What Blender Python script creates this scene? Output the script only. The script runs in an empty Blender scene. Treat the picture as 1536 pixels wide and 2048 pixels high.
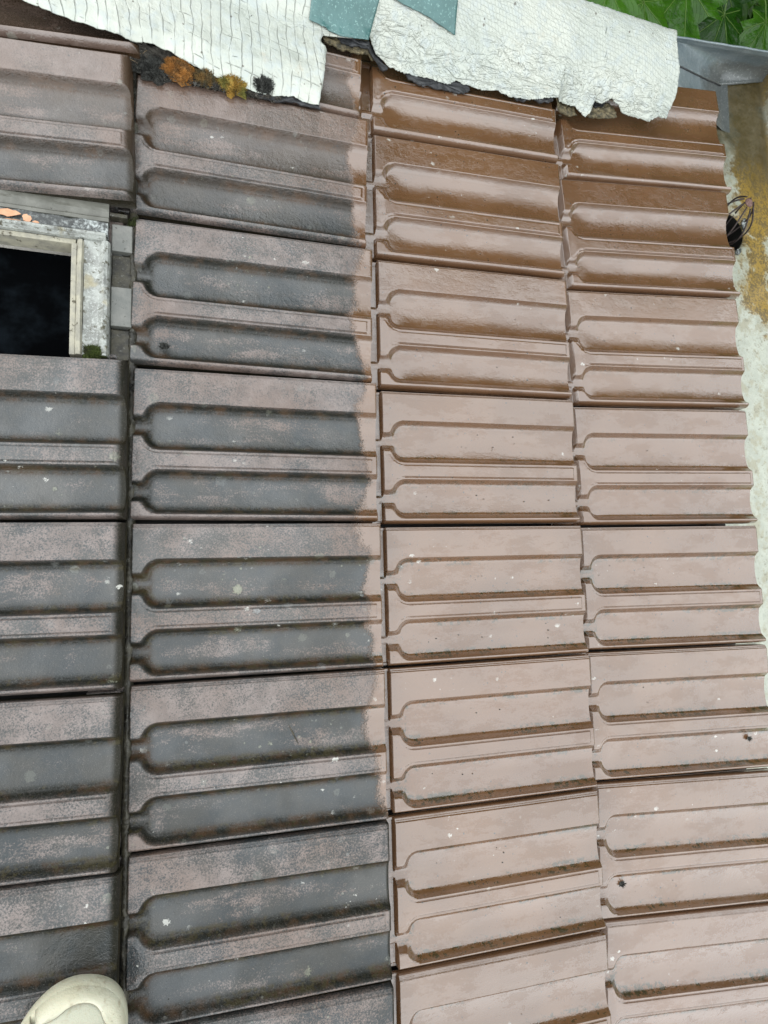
import bpy, bmesh, math, random
import numpy as np
from mathutils import Matrix, Vector, noise, Euler

random.seed(7)
rng = np.random.default_rng(7)
sc = bpy.context.scene
col = sc.collection
R = math.radians

# ------------------------------------------------------------------ camera
PITCH = R(16)                                   # the roof falls away to the right
M = Matrix.Translation((0, 0, 3.2)) @ Matrix.Rotation(PITCH, 4, 'Y')   # roof frame: x down the slope, y along the eaves, z out of the roof
cam_d = bpy.data.cameras.new('camera')
cam = bpy.data.objects.new('camera', cam_d)
col.objects.link(cam)
sc.camera = cam
right = Vector((0.94702716, -0.02949296, 0.31979639))
down = Vector((0.0032472, -0.99484403, -0.10136473))
fwd = Vector((0.32113708, 0.0970336, -0.94204854))
cr = Matrix((right, -down, -fwd)).transposed().to_4x4()
cam.matrix_world = M @ Matrix.Translation((0.08034, -0.06021, 0.78821)) @ cr
cam_d.sensor_fit = 'VERTICAL'
cam_d.sensor_height = 36
cam_d.sensor_width = 27
cam_d.lens = 1175.9 / 2048 * 36
cam_d.clip_start = 0.02
cam_d.clip_end = 1500

# ------------------------------------------------------------------ light
SUN_EL, SUN_AZ = R(50), R(275)
w = bpy.data.worlds.new('World')
sc.world = w
w.use_nodes = True
wn, wl = w.node_tree.nodes, w.node_tree.links
wn.clear()
out = wn.new('ShaderNodeOutputWorld')
bg = wn.new('ShaderNodeBackground')
sky = wn.new('ShaderNodeTexSky')
sky.sky_type = 'NISHITA'
sky.sun_disc = False
sky.sun_elevation = SUN_EL
sky.sun_rotation = SUN_AZ
sky.air_density = 1.0
sky.dust_density = 1.0
hsv = wn.new('ShaderNodeHueSaturation')
hsv.inputs['Saturation'].default_value = 0.22
tc = wn.new('ShaderNodeTexCoord')
nz = wn.new('ShaderNodeTexNoise')
nz.inputs['Scale'].default_value = 1.6
nz.inputs['Detail'].default_value = 4
cr_ = wn.new('ShaderNodeMapRange')
cr_.inputs['From Min'].default_value = 0.3
cr_.inputs['From Max'].default_value = 0.7
cr_.inputs['To Min'].default_value = 0.9
cr_.inputs['To Max'].default_value = 1.1
# overcast cloud deck: brighter overhead than at the horizon
sep = wn.new('ShaderNodeSeparateXYZ')
grad = wn.new('ShaderNodeMapRange')
grad.interpolation_type = 'SMOOTHSTEP'
grad.inputs['From Min'].default_value = 0.0
grad.inputs['From Max'].default_value = 0.34
grad.inputs['To Min'].default_value = 0.45
grad.inputs['To Max'].default_value = 1.9
mul = wn.new('ShaderNodeMath'); mul.operation = 'MULTIPLY'
mx = wn.new('ShaderNodeVectorMath'); mx.operation = 'SCALE'
wl.new(tc.outputs['Generated'], nz.inputs['Vector'])
wl.new(nz.outputs['Fac'], cr_.inputs['Value'])
wl.new(tc.outputs['Generated'], sep.inputs[0])
wl.new(sep.outputs['Z'], grad.inputs['Value'])
wl.new(grad.outputs[0], mul.inputs[0])
wl.new(cr_.outputs[0], mul.inputs[1])
wl.new(sky.outputs[0], hsv.inputs['Color'])
cloud = wn.new('ShaderNodeMix'); cloud.data_type = 'RGBA'      # thick cloud veils most of the blue
cloud.inputs[0].default_value = 0.85
cloud.inputs[7].default_value = (9.6, 10.0, 10.2, 1)
wl.new(hsv.outputs[0], cloud.inputs[6])
wl.new(cloud.outputs[2], mx.inputs[0])
wl.new(mul.outputs[0], mx.inputs['Scale'])
wl.new(mx.outputs[0], bg.inputs['Color'])
bg.inputs['Strength'].default_value = 0.10
wl.new(bg.outputs[0], out.inputs[0])

sun_d = bpy.data.lights.new('sun', 'SUN')
sun_d.energy = 0.5
sun_d.angle = R(80)
sun_d.color = (1.0, 0.97, 0.93)
sun = bpy.data.objects.new('sun', sun_d)
col.objects.link(sun)
sdir = Vector((math.sin(SUN_AZ) * math.cos(SUN_EL), math.cos(SUN_AZ) * math.cos(SUN_EL), math.sin(SUN_EL)))
sun.rotation_euler = (-sdir).to_track_quat('-Z', 'Y').to_euler()
sun.location = (0, 0, 30)

sc.view_settings.view_transform = 'Standard'
sc.view_settings.look = 'None'
sc.view_settings.gamma = 1
sc.view_settings.exposure = 0.46
sc.view_settings.use_curve_mapping = False


# ------------------------------------------------------------------ helpers
def tag(o, label=None, cat=None, group=None, kind=None):
    if label: o['label'] = label
    if cat: o['category'] = cat
    if group: o['group'] = group
    if kind: o['kind'] = kind
    return o


def place(o, loc=(0, 0, 0), rz=0.0, rot=None):
    """stand a top-level object on the roof (roof coordinates)"""
    m = M @ Matrix.Translation(loc)
    m = m @ (rot.to_4x4() if rot is not None else Matrix.Rotation(rz, 4, 'Z'))
    o.matrix_world = m
    return o


def empty(name, loc=(0, 0, 0), rz=0.0, roof=True):
    o = bpy.data.objects.new(name, None)
    o.empty_display_size = 0.05
    col.objects.link(o)
    if roof: place(o, loc, rz)
    else: o.location = loc
    return o


def mesh(name, verts, faces, mat=None, parent=None, smooth=False, attrs=None, uv=None):
    me = bpy.data.meshes.new(name)
    me.from_pydata([tuple(v) for v in verts], [], [tuple(f) for f in faces])
    if mat: me.materials.append(mat)
    if smooth: me.polygons.foreach_set('use_smooth', [True] * len(me.polygons))
    if attrs:
        for k, a in attrs.items():
            at = me.attributes.new(k, 'FLOAT', 'POINT')
            at.data.foreach_set('value', np.asarray(a, dtype=np.float32))
    if uv is not None:
        lay = me.uv_layers.new(name='UVMap')
        idx = np.zeros(len(me.loops), dtype=np.int32)
        me.loops.foreach_get('vertex_index', idx)
        lay.data.foreach_set('uv', np.asarray(uv, dtype=np.float32)[idx].ravel())
    me.update()
    o = bpy.data.objects.new(name, me)
    col.objects.link(o)
    if parent: o.parent = parent
    return o


def grid_faces(nx, ny, off=0):
    f = []
    for i in range(nx - 1):
        for j in range(ny - 1):
            a = off + i * ny + j
            f.append((a, a + 1, a + ny + 1, a + ny))   # normal up for (x increasing, y decreasing in j)
    return f


def box(V, F, x0, x1, y0, y1, z0, z1):
    o = len(V)
    V += [(x0, y0, z0), (x1, y0, z0), (x1, y1, z0), (x0, y1, z0), (x0, y0, z1), (x1, y0, z1), (x1, y1, z1), (x0, y1, z1)]
    F += [(o, o + 3, o + 2, o + 1), (o + 4, o + 5, o + 6, o + 7), (o, o + 1, o + 5, o + 4), (o + 1, o + 2, o + 6, o + 5), (o + 2, o + 3, o + 7, o + 6), (o + 3, o, o + 4, o + 7)]


def bevel_box(name, x0, x1, y0, y1, z0, z1, mat, parent, bev=0.0015, jit=0.0):
    bm = bmesh.new()
    V, F = [], []
    box(V, F, x0, x1, y0, y1, z0, z1)
    vs = [bm.verts.new(v) for v in V]
    for f in F: bm.faces.new([vs[i] for i in f])
    bmesh.ops.bevel(bm, geom=bm.edges[:], offset=bev, segments=2, affect='EDGES', profile=0.5)
    me = bpy.data.meshes.new(name)
    bm.to_mesh(me); bm.free()
    me.materials.append(mat)
    o = bpy.data.objects.new(name, me)
    col.objects.link(o)
    if parent: o.parent = parent
    return o


def tube(pts, rad, seg=6, cap=True):
    """verts, faces of a tube along pts; rad number or list"""
    V, F = [], []
    n = len(pts)
    P = [Vector(p) for p in pts]
    up = Vector((0.13, 0.31, 0.94)).normalized()
    for i, p in enumerate(P):
        t = (P[min(i + 1, n - 1)] - P[max(i - 1, 0)]).normalized()
        a = t.cross(up)
        if a.length < 1e-3: a = t.cross(Vector((1, 0, 0)))
        a.normalize(); b = t.cross(a)
        r = rad[i] if hasattr(rad, '__len__') else rad
        for k in range(seg):
            th = 2 * math.pi * k / seg
            V.append(tuple(p + a * (r * math.cos(th)) + b * (r * math.sin(th))))
    for i in range(n - 1):
        for k in range(seg):
            k2 = (k + 1) % seg
            F.append((i * seg + k, (i + 1) * seg + k, (i + 1) * seg + k2, i * seg + k2))
    if cap:
        F.append(tuple(range(seg))); F.append(tuple(reversed(range((n - 1) * seg, n * seg))))
    return V, F


def merge(parts):
    V, F = [], []
    for v, f in parts:
        o = len(V); V += list(v); F += [tuple(i + o for i in q) for q in f]
    return V, F


def nz3(x, y, z=0.0):
    return noise.noise(Vector((x, y, z)))


# ------------------------------------------------------------------ node kit
class NT:
    def __init__(s, name):
        s.m = bpy.data.materials.new(name); s.m.use_nodes = True
        s.n, s.l = s.m.node_tree.nodes, s.m.node_tree.links
        s.n.clear()
        s.out = s.n.new('ShaderNodeOutputMaterial')
        s.b = s.n.new('ShaderNodeBsdfPrincipled')
        s.l.new(s.b.outputs[0], s.out.inputs[0])

    def set(s, k, v):
        i = s.b.inputs[k]
        if hasattr(v, 'is_output') or isinstance(v, bpy.types.NodeSocket): s.l.new(v, i)
        else: i.default_value = (*v, 1) if isinstance(v, (tuple, list)) and len(v) == 3 and i.type == 'RGBA' else v

    def _in(s, node, k, v):
        i = node.inputs[k]
        if isinstance(v, bpy.types.NodeSocket): s.l.new(v, i)
        elif isinstance(v, (tuple, list)) and len(v) == 3 and i.type == 'RGBA': i.default_value = (*v, 1)
        else: i.default_value = v

    def coord(s, obj=None, out='Object'):
        t = s.n.new('ShaderNodeTexCoord')
        if obj: t.object = obj
        return t.outputs[out]

    def noise(s, vec, scale, detail=3, rough=0.55, dist=0.0, out='Fac', norm=True):
        t = s.n.new('ShaderNodeTexNoise')
        s._in(t, 'Vector', vec); s._in(t, 'Scale', scale)
        t.inputs['Detail'].default_value = detail
        t.inputs['Roughness'].default_value = rough
        t.inputs['Distortion'].default_value = dist
        return t.outputs[out]

    def vor(s, vec, scale, feature='F1', out='Distance', rnd=1.0):
        t = s.n.new('ShaderNodeTexVoronoi')
        t.feature = feature
        s._in(t, 'Vector', vec); t.inputs['Scale'].default_value = scale
        t.inputs['Randomness'].default_value = rnd
        return t.outputs[out]

    def math(s, op, a, b=0.0, c=0.0, clamp=False):
        t = s.n.new('ShaderNodeMath'); t.operation = op; t.use_clamp = clamp
        s._in(t, 0, a); s._in(t, 1, b)
        if op in ('MULTIPLY_ADD', 'SMOOTH_MIN', 'SMOOTH_MAX', 'COMPARE', 'WRAP'): s._in(t, 2, c)
        return t.outputs[0]

    def rng(s, v, a, b, c=0.0, d=1.0, smooth=True):
        t = s.n.new('ShaderNodeMapRange')
        if smooth: t.interpolation_type = 'SMOOTHSTEP'
        s._in(t, 'Value', v)
        for k, x in (('From Min', a), ('From Max', b), ('To Min', c), ('To Max', d)): s._in(t, k, x)
        return t.outputs[0]

    def mix(s, f, a, b, mode='MIX'):
        t = s.n.new('ShaderNodeMix'); t.data_type = 'RGBA'; t.blend_type = mode
        s._in(t, 0, f); s._in(t, 6, a); s._in(t, 7, b)
        return t.outputs[2]

    def mixf(s, f, a, b):
        t = s.n.new('ShaderNodeMix'); t.data_type = 'FLOAT'
        s._in(t, 0, f); s._in(t, 2, a); s._in(t, 3, b)
        return t.outputs[0]

    def xyz(s, v):
        t = s.n.new('ShaderNodeSeparateXYZ'); s._in(t, 0, v); return t.outputs

    def comb(s, x, y, z=0.0):
        t = s.n.new('ShaderNodeCombineXYZ'); s._in(t, 0, x); s._in(t, 1, y); s._in(t, 2, z); return t.outputs[0]

    def mapv(s, v, scale=(1, 1, 1), loc=(0, 0, 0), rot=(0, 0, 0)):
        t = s.n.new('ShaderNodeMapping'); s._in(t, 'Vector', v)
        t.inputs['Scale'].default_value = scale; t.inputs['Location'].default_value = loc; t.inputs['Rotation'].default_value = rot
        return t.outputs[0]

    def attr(s, name):
        t = s.n.new('ShaderNodeAttribute'); t.attribute_name = name; return t.outputs['Fac']

    def rand(s):
        t = s.n.new('ShaderNodeObjectInfo'); return t.outputs['Random']

    def bump(s, h, dist=0.001, strength=1.0, normal=None):
        t = s.n.new('ShaderNodeBump'); t.inputs['Distance'].default_value = dist
        s._in(t, 'Strength', strength); s._in(t, 'Height', h)
        if normal is not None: s.l.new(normal, t.inputs['Normal'])
        return t.outputs[0]


# ------------------------------------------------------------------ materials
roof = empty('tiled_roof')
tag(roof, 'wet brown interlocking tile roof, dark with grime on its left half', 'roof')

def tile_material():
    t = NT('wet_glazed_tile')
    P = t.coord(roof)
    X, Y, Z = t.xyz(P)
    pan = t.attr('pan'); head = t.attr('head'); edg = t.attr('edge'); nose = t.attr('nose')
    rnd = t.rand()
    big = t.noise(P, 7, 3)
    mid = t.noise(P, 45, 4, 0.6)
    fine = t.noise(P, 420, 3, 0.7)
    flow = t.noise(t.mapv(P, (0.16, 1, 1)), 70, 4, 0.7)       # streaks running down the slope
    # clean glaze, slightly different tile by tile
    clean = t.mix(t.rng(big, 0.35, 0.65), (0.098, 0.048, 0.021), (0.132, 0.067, 0.031))
    clean = t.mix(t.rng(rnd, 0, 1, 0, 0.6, False), clean, (0.124, 0.062, 0.033))
    clean = t.mix(t.math('MULTIPLY', t.rng(flow, 0.45, 0.72), 0.22), clean, (0.140, 0.084, 0.047))
    clean = t.mix(t.math('MULTIPLY', t.rng(t.noise(P, 24, 6, 0.8), 0.58, 0.78), 0.25), clean, (0.095, 0.056, 0.032))
    # grime front, left of about x = 0.31
    edge = t.noise(t.mapv(P, (0.6, 1, 1)), 10, 2, 0.5)
    wob = t.math('ADD', t.math('MULTIPLY', t.math('SUBTRACT', edge, 0.5), 0.085), t.math('MULTIPLY', t.math('SUBTRACT', mid, 0.5), 0.020))
    wob = t.math('ADD', wob, t.math('MULTIPLY', t.math('SUBTRACT', fine, 0.5), 0.022))
    xs = t.math('ADD', X, wob)
    lim = t.math('ADD', t.rng(Y, -0.30, -0.52, 0.312, 0.36), t.rng(Y, 0.05, -0.15, 0.0, 0.006))           # lower rows are dirty right to the edge
    g = t.rng(t.math('SUBTRACT', xs, lim), 0.0055, -0.0055, 0, 1)
    g = t.math('MULTIPLY', g, t.rng(X, 0.3375, 0.3365))      # the next course is clean
    g = t.math('MULTIPLY', g, t.rng(Y, 0.38, 0.62, 1.0, 0.66))
    # grime: mauve film broken by black algae, with some shading put into its colour
    sp = t.math('ADD', t.math('MULTIPLY', t.noise(P, 470, 3, 0.8), 0.55), t.math('MULTIPLY', t.noise(P, 26, 5, 0.75), 0.30))
    sp = t.math('ADD', sp, t.math('MULTIPLY', flow, 0.15))
    patch = t.noise(t.mapv(P, (0.35, 1.5, 1)), 14, 4, 0.65)
    panw = t.math('MULTIPLY', t.math('ADD', t.math('MULTIPLY', pan, 0.13), t.math('MULTIPLY', head, 0.05)), t.rng(patch, 0.36, 0.60, 0.15, 1.25))
    panw = t.math('ADD', panw, t.math('MULTIPLY', edg, 0.11))  # pan rims blackened: shading towards the walls put into the colour
    thr = t.math('SUBTRACT', t.rng(big, 0.3, 0.7, 0.56, 0.46), panw)
    thr = t.math('SUBTRACT', thr, t.rng(rnd, 0, 1, -0.025, 0.035, False))
    thr = t.math('SUBTRACT', thr, t.rng(Y, -0.15, -0.5, 0.0, 0.03))  # lower rows blacker: a person's dark reflection put into the grime colour
    thr = t.math('ADD', thr, t.rng(Y, 0.33, 0.60, 0.0, 0.05))
    blk = t.rng(t.math('SUBTRACT', sp, thr), -0.075, 0.075, 0, 1)
    film = t.mix(t.rng(mid, 0.35, 0.65), (0.145, 0.112, 0.099), (0.098, 0.072, 0.061))
    film = t.mix(t.math('MULTIPLY', t.rng(t.noise(P, 5, 3), 0.45, 0.65), 0.6), film, (0.105, 0.060, 0.038))
    dark = t.mix(t.rng(t.noise(P, 12, 4, 0.7), 0.35, 0.65), (0.011, 0.020, 0.024), (0.024, 0.027, 0.024))
    dirty = t.mix(t.math('MULTIPLY', blk, 0.93), film, dark)
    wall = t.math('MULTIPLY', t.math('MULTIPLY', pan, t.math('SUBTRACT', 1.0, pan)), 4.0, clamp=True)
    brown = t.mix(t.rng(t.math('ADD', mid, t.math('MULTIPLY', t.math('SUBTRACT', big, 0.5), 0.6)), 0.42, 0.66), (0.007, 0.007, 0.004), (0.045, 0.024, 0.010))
    wm = t.math('MAXIMUM', t.math('MULTIPLY', wall, 0.92), t.math('MULTIPLY', t.math('POWER', edg, 1.6), t.rng(fine, 0.35, 0.6, 0.55, 0.95)))  # second term: the painted rim shading again, beside the wall colour
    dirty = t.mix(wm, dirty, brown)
    dirty = t.mix(t.math('MULTIPLY', nose, 0.85), dirty, (0.012, 0.011, 0.006))
    colr = t.mix(g, clean, dirty)
    # round grey-green lichen of mixed size, in colonies
    v1 = t.vor(P, 48); cs = t.xyz(t.vor(P, 48, out='Color'))
    ragf = t.math('MULTIPLY', t.math('SUBTRACT', fine, 0.5), 0.55)
    siz = t.math('MULTIPLY', t.math('POWER', cs[0], 5.0), 0.34)
    l1 = t.rng(t.math('SUBTRACT', siz, t.math('ADD', v1, ragf)), 0.0, 0.06)
    l1 = t.math('MULTIPLY', l1, t.rng(v1, 0.02, 0.10, 0.35, 1.0))
    v2 = t.vor(P, 150); s2 = t.xyz(t.vor(P, 150, out='Color'))
    l2 = t.rng(t.math('SUBTRACT', t.math('MULTIPLY', t.math('POWER', s2[1], 3.0), 0.33), t.math('ADD', v2, ragf)), 0.0, 0.08)
    colony = t.rng(t.noise(P, 9, 4, 0.7), 0.50, 0.64)
    lich = t.math('MAXIMUM', t.math('MULTIPLY', l1, t.rng(colony, 0, 1, 0.25, 1)), t.math('MULTIPLY', t.math('MULTIPLY', l2, 0.75), colony))
    lich = t.math('MULTIPLY', lich, g)
    colr = t.mix(t.math('MULTIPLY', lich, 0.62), colr, t.mix(cs[2], (0.27, 0.28, 0.20), (0.22, 0.23, 0.23)))
    # a few white droppings, clustered and smeared
    Q = t.mapv(P, (0.7, 1, 1), (0.3, 0.1, 0))
    v3 = t.vor(Q, 105); s3 = t.xyz(t.vor(Q, 105, out='Color'))
    w3 = t.rng(t.math('SUBTRACT', t.math('MULTIPLY', t.math('POWER', s3[0], 9.0), 0.36), t.math('ADD', v3, t.math('MULTIPLY', t.math('SUBTRACT', fine, 0.5), 0.9))), 0.0, 0.05)
    w3 = t.math('MULTIPLY', w3, t.rng(t.noise(P, 8, 4, 0.7), 0.52, 0.62))
    colr = t.mix(t.math('MULTIPLY', w3, 0.75), colr, (0.46, 0.46, 0.42))
    # black grit
    Q4 = t.mapv(P, (1, 1, 1), (0.7, 0.4, 0))
    v4 = t.vor(Q4, 175); s4 = t.xyz(t.vor(Q4, 175, out='Color'))
    b4 = t.rng(t.math('SUBTRACT', t.math('MULTIPLY', t.math('POWER', s4[0], 3.6), 0.27), t.math('ADD', v4, ragf)), 0.0, 0.04)
    b4 = t.math('MULTIPLY', b4, t.rng(t.noise(P, 11, 3, 0.6), 0.42, 0.58, 0.15, 1))
    colr = t.mix(t.math('MULTIPLY', b4, 0.85), colr, (0.02, 0.02, 0.018))
    grit = t.rng(t.noise(P, 820, 2, 0.8), 0.60, 0.70)
    colr = t.mix(t.math('MULTIPLY', grit, t.mixf(g, 0.22, 0.45)), colr, t.mix(g, (0.06, 0.035, 0.02), (0.16, 0.15, 0.135)))
    # moss flecks along the lower pan walls of the right-hand tiles, and dirt in corners
    mwn = t.math('ADD', t.noise(P, 110, 4, 0.75), t.math('MULTIPLY', t.noise(P, 9, 2), 0.5))
    mw = t.math('MULTIPLY', t.rng(t.math('MAXIMUM', wall, edg), 0.25, 0.8), t.rng(mwn, 0.77, 0.86))
    mw = t.math('MULTIPLY', mw, t.rng(Y, 0.30, -0.20, 0.15, 1))
    colr = t.mix(t.math('MULTIPLY', mw, 0.9), colr, (0.032, 0.027, 0.012))
    t.set('Base Color', colr)
    # film of water: smooth where it lies, broken up where the surface dries
    dryn = t.math('ADD', t.noise(t.mapv(P, (0.4, 1, 1)), 30, 5, 0.75), t.math('MULTIPLY', t.math('SUBTRACT', fine, 0.5), 0.35))
    dry = t.rng(dryn, 0.50, 0.56)
    rough = t.mixf(g, t.mixf(dry, 0.09, 0.17), t.mixf(blk, 0.46, 0.36))
    rough = t.mixf(lich, rough, 0.7)
    t.set('Roughness', rough)
    lowd = t.rng(Y, 0.1, -0.45)  # weaker gloss in the lower rows stands in for the same dark reflection
    t.set('IOR', t.mixf(g, 1.98, t.mixf(lowd, t.mixf(blk, 1.80, 1.68), t.mixf(blk, 1.76, 1.50))))
    t.set('Specular IOR Level', t.mixf(t.math('MULTIPLY', g, t.math('MAXIMUM', nose, wm)), 0.5, 0.12))
    wetg = t.rng(t.noise(P, 8, 3, 0.6), 0.42, 0.62)
    t.set('Coat Weight', t.mixf(g, t.mixf(dry, 0.95, 0.35), t.math('MULTIPLY', t.math('MULTIPLY', wetg, 0.6), t.math('SUBTRACT', 1.0, t.math('MAXIMUM', nose, t.math('MULTIPLY', wm, 0.8))))))
    t.set('Coat Roughness', t.mixf(g, 0.06, 0.22))
    t.set('Coat IOR', 1.5)
    hgt = t.math('ADD', t.math('MULTIPLY', t.noise(P, 160, 3, 0.6), t.mixf(g, 0.30, 0.9)), t.math('MULTIPLY', t.noise(P, 600, 2, 0.6), t.mixf(g, 0.18, 0.45)))
    hgt = t.math('ADD', hgt, t.math('MULTIPLY', t.noise(P, 18, 2, 0.5), t.mixf(g, 0.9, 1.8)))
    hgt = t.math('ADD', hgt, t.math('MULTIPLY', dry, t.mixf(g, 0.08, 0.0)))
    hgt = t.math('ADD', hgt, t.math('MULTIPLY', lich, 0.3))
    t.set('Normal', t.bump(hgt, 0.0012, t.mixf(g, 0.6, 0.95)))
    t.l.new(t.bump(hgt, 0.0012, t.mixf(g, 0.8, 0.9)), t.b.inputs['Coat Normal'])
    return t.m

MAT = {}
MAT['tile'] = tile_material()


def simple(name, c1, c2, scale, rough=0.6, bscale=None, bdist=0.001, metal=0.0, spots=None, ior=1.5, coat=0.0):
    t = NT(name)
    P = t.coord(roof)
    n = t.noise(P, scale, 5, 0.65)
    c = t.mix(t.rng(n, 0.35, 0.65), c1, c2)
    if spots:
        s = t.rng(t.noise(P, spots[1], 4, 0.7), spots[2], spots[2] + 0.06)
        c = t.mix(s, c, spots[0])
    t.set('Base Color', c); t.set('Roughness', rough); t.set('Metallic', metal); t.set('IOR', ior)
    t.set('Coat Weight', coat); t.set('Coat Roughness', 0.15)
    t.set('Normal', t.bump(t.noise(P, bscale or scale * 6, 4, 0.65), bdist, 0.8))
    return t.m

MAT['deck'] = simple('tarred_underlay', (0.006, 0.006, 0.006), (0.012, 0.011, 0.010), 20, 0.8)
MAT['dirt'] = simple('wet_gap_dirt', (0.012, 0.011, 0.007), (0.05, 0.045, 0.028), 70, 0.45, 260, 0.002, coat=0.1, spots=((0.10, 0.10, 0.085), 220, 0.60))
MAT['moss_orange'] = simple('rusty_moss', (0.36, 0.155, 0.028), (0.17, 0.085, 0.025), 90, 0.9, 500, 0.002, spots=((0.10, 0.11, 0.02), 60, 0.62))
MAT['moss_brown'] = simple('brown_moss', (0.19, 0.11, 0.03), (0.07, 0.06, 0.03), 110, 0.9, 500, 0.002)
MAT['moss_yellow'] = simple('yellow_green_moss', (0.34, 0.19, 0.03), (0.15, 0.145, 0.03), 60, 0.9, 500, 0.002)
MAT['moss_black'] = simple('black_crust', (0.012, 0.013, 0.011), (0.06, 0.062, 0.055), 130, 0.7, 500, 0.002)
MAT['moss_green'] = simple('green_moss', (0.02, 0.018, 0.008), (0.07, 0.10, 0.015), 60, 0.9, 500, 0.002)
MAT['bitumen'] = simple('torn_bitumen', (0.014, 0.015, 0.017), (0.035, 0.037, 0.040), 60, 0.4, 120, 0.003)
MAT['felt_dirt'] = simple('glittering_felt_dirt', (0.03, 0.026, 0.014), (0.16, 0.13, 0.07), 170, 0.6, 260, 0.003, spots=((0.42, 0.36, 0.22), 330, 0.62))
MAT['wire'] = simple('dark_rusty_wire', (0.018, 0.014, 0.013), (0.05, 0.032, 0.028), 200, 0.45, 400, 0.0005, metal=0.3)
MAT['hub'] = simple('rusty_hub', (0.09, 0.045, 0.035), (0.17, 0.10, 0.085), 260, 0.75, 500, 0.001)
MAT['hole'] = simple('dark_pipe', (0.004, 0.004, 0.004), (0.012, 0.011, 0.009), 60, 0.5)
MAT['scratch'] = simple('dark_scratch', (0.02, 0.018, 0.012), (0.06, 0.05, 0.03), 200, 0.35)
MAT['shaft'] = simple('dark_shaft_paint', (0.006, 0.006, 0.007), (0.012, 0.012, 0.013), 9, 0.8)
MAT['flake'] = simple('peeling_orange_paint', (0.60, 0.33, 0.20), (0.52, 0.27, 0.15), 60, 0.7, 200, 0.001)
MAT['gravelwall'] = simple('rendered_wall', (0.42, 0.40, 0.36), (0.5, 0.48, 0.44), 3, 0.9, 40, 0.004)
MAT['bark'] = simple('bark', (0.05, 0.04, 0.03), (0.11, 0.09, 0.07), 20, 0.9, 80, 0.01)


def metal_frame_material():
    t = NT('mouldy_zinc_frame')
    P = t.coord(roof)
    n = t.noise(P, 40, 5, 0.7); f = t.noise(P, 300, 3, 0.7); m = t.noise(P, 110, 4, 0.7)
    c = t.mix(t.rng(n, 0.38, 0.62), (0.34, 0.355, 0.33), (0.19, 0.195, 0.18))
    c = t.mix(t.math('MULTIPLY', t.rng(f, 0.52, 0.62), 0.55), c, (0.50, 0.53, 0.50))
    c = t.mix(t.rng(m, 0.54, 0.66), c, (0.075, 0.07, 0.045))
    c = t.mix(t.math('MULTIPLY', t.rng(t.noise(P, 22, 3, 0.6), 0.6, 0.7), 0.6), c, (0.34, 0.29, 0.16))
    t.set('Base Color', c); t.set('Roughness', 0.5); t.set('Metallic', 0.15); t.set('Coat Weight', 0.3)
    t.set('Normal', t.bump(t.math('ADD', m, f), 0.0008, 0.8))
    return t.m


def dark_frame_material():
    t = NT('mould_blackened_zinc')
    P = t.coord(roof)
    X, Y, Z = t.xyz(P)
    n = t.noise(P, 55, 5, 0.75); f = t.noise(P, 260, 4, 0.75)
    c = t.mix(t.rng(f, 0.50, 0.62), (0.030, 0.034, 0.033), (0.12, 0.13, 0.125))
    c = t.mix(t.math('MULTIPLY', t.rng(n, 0.48, 0.62), t.rng(X, -0.10, -0.02, 0.2, 0.95)), c, (0.46, 0.50, 0.49))
    t.set('Base Color', c); t.set('Roughness', 0.4); t.set('Coat Weight', 0.4)
    t.set('Normal', t.bump(t.math('ADD', n, f), 0.001, 0.8))
    return t.m


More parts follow.
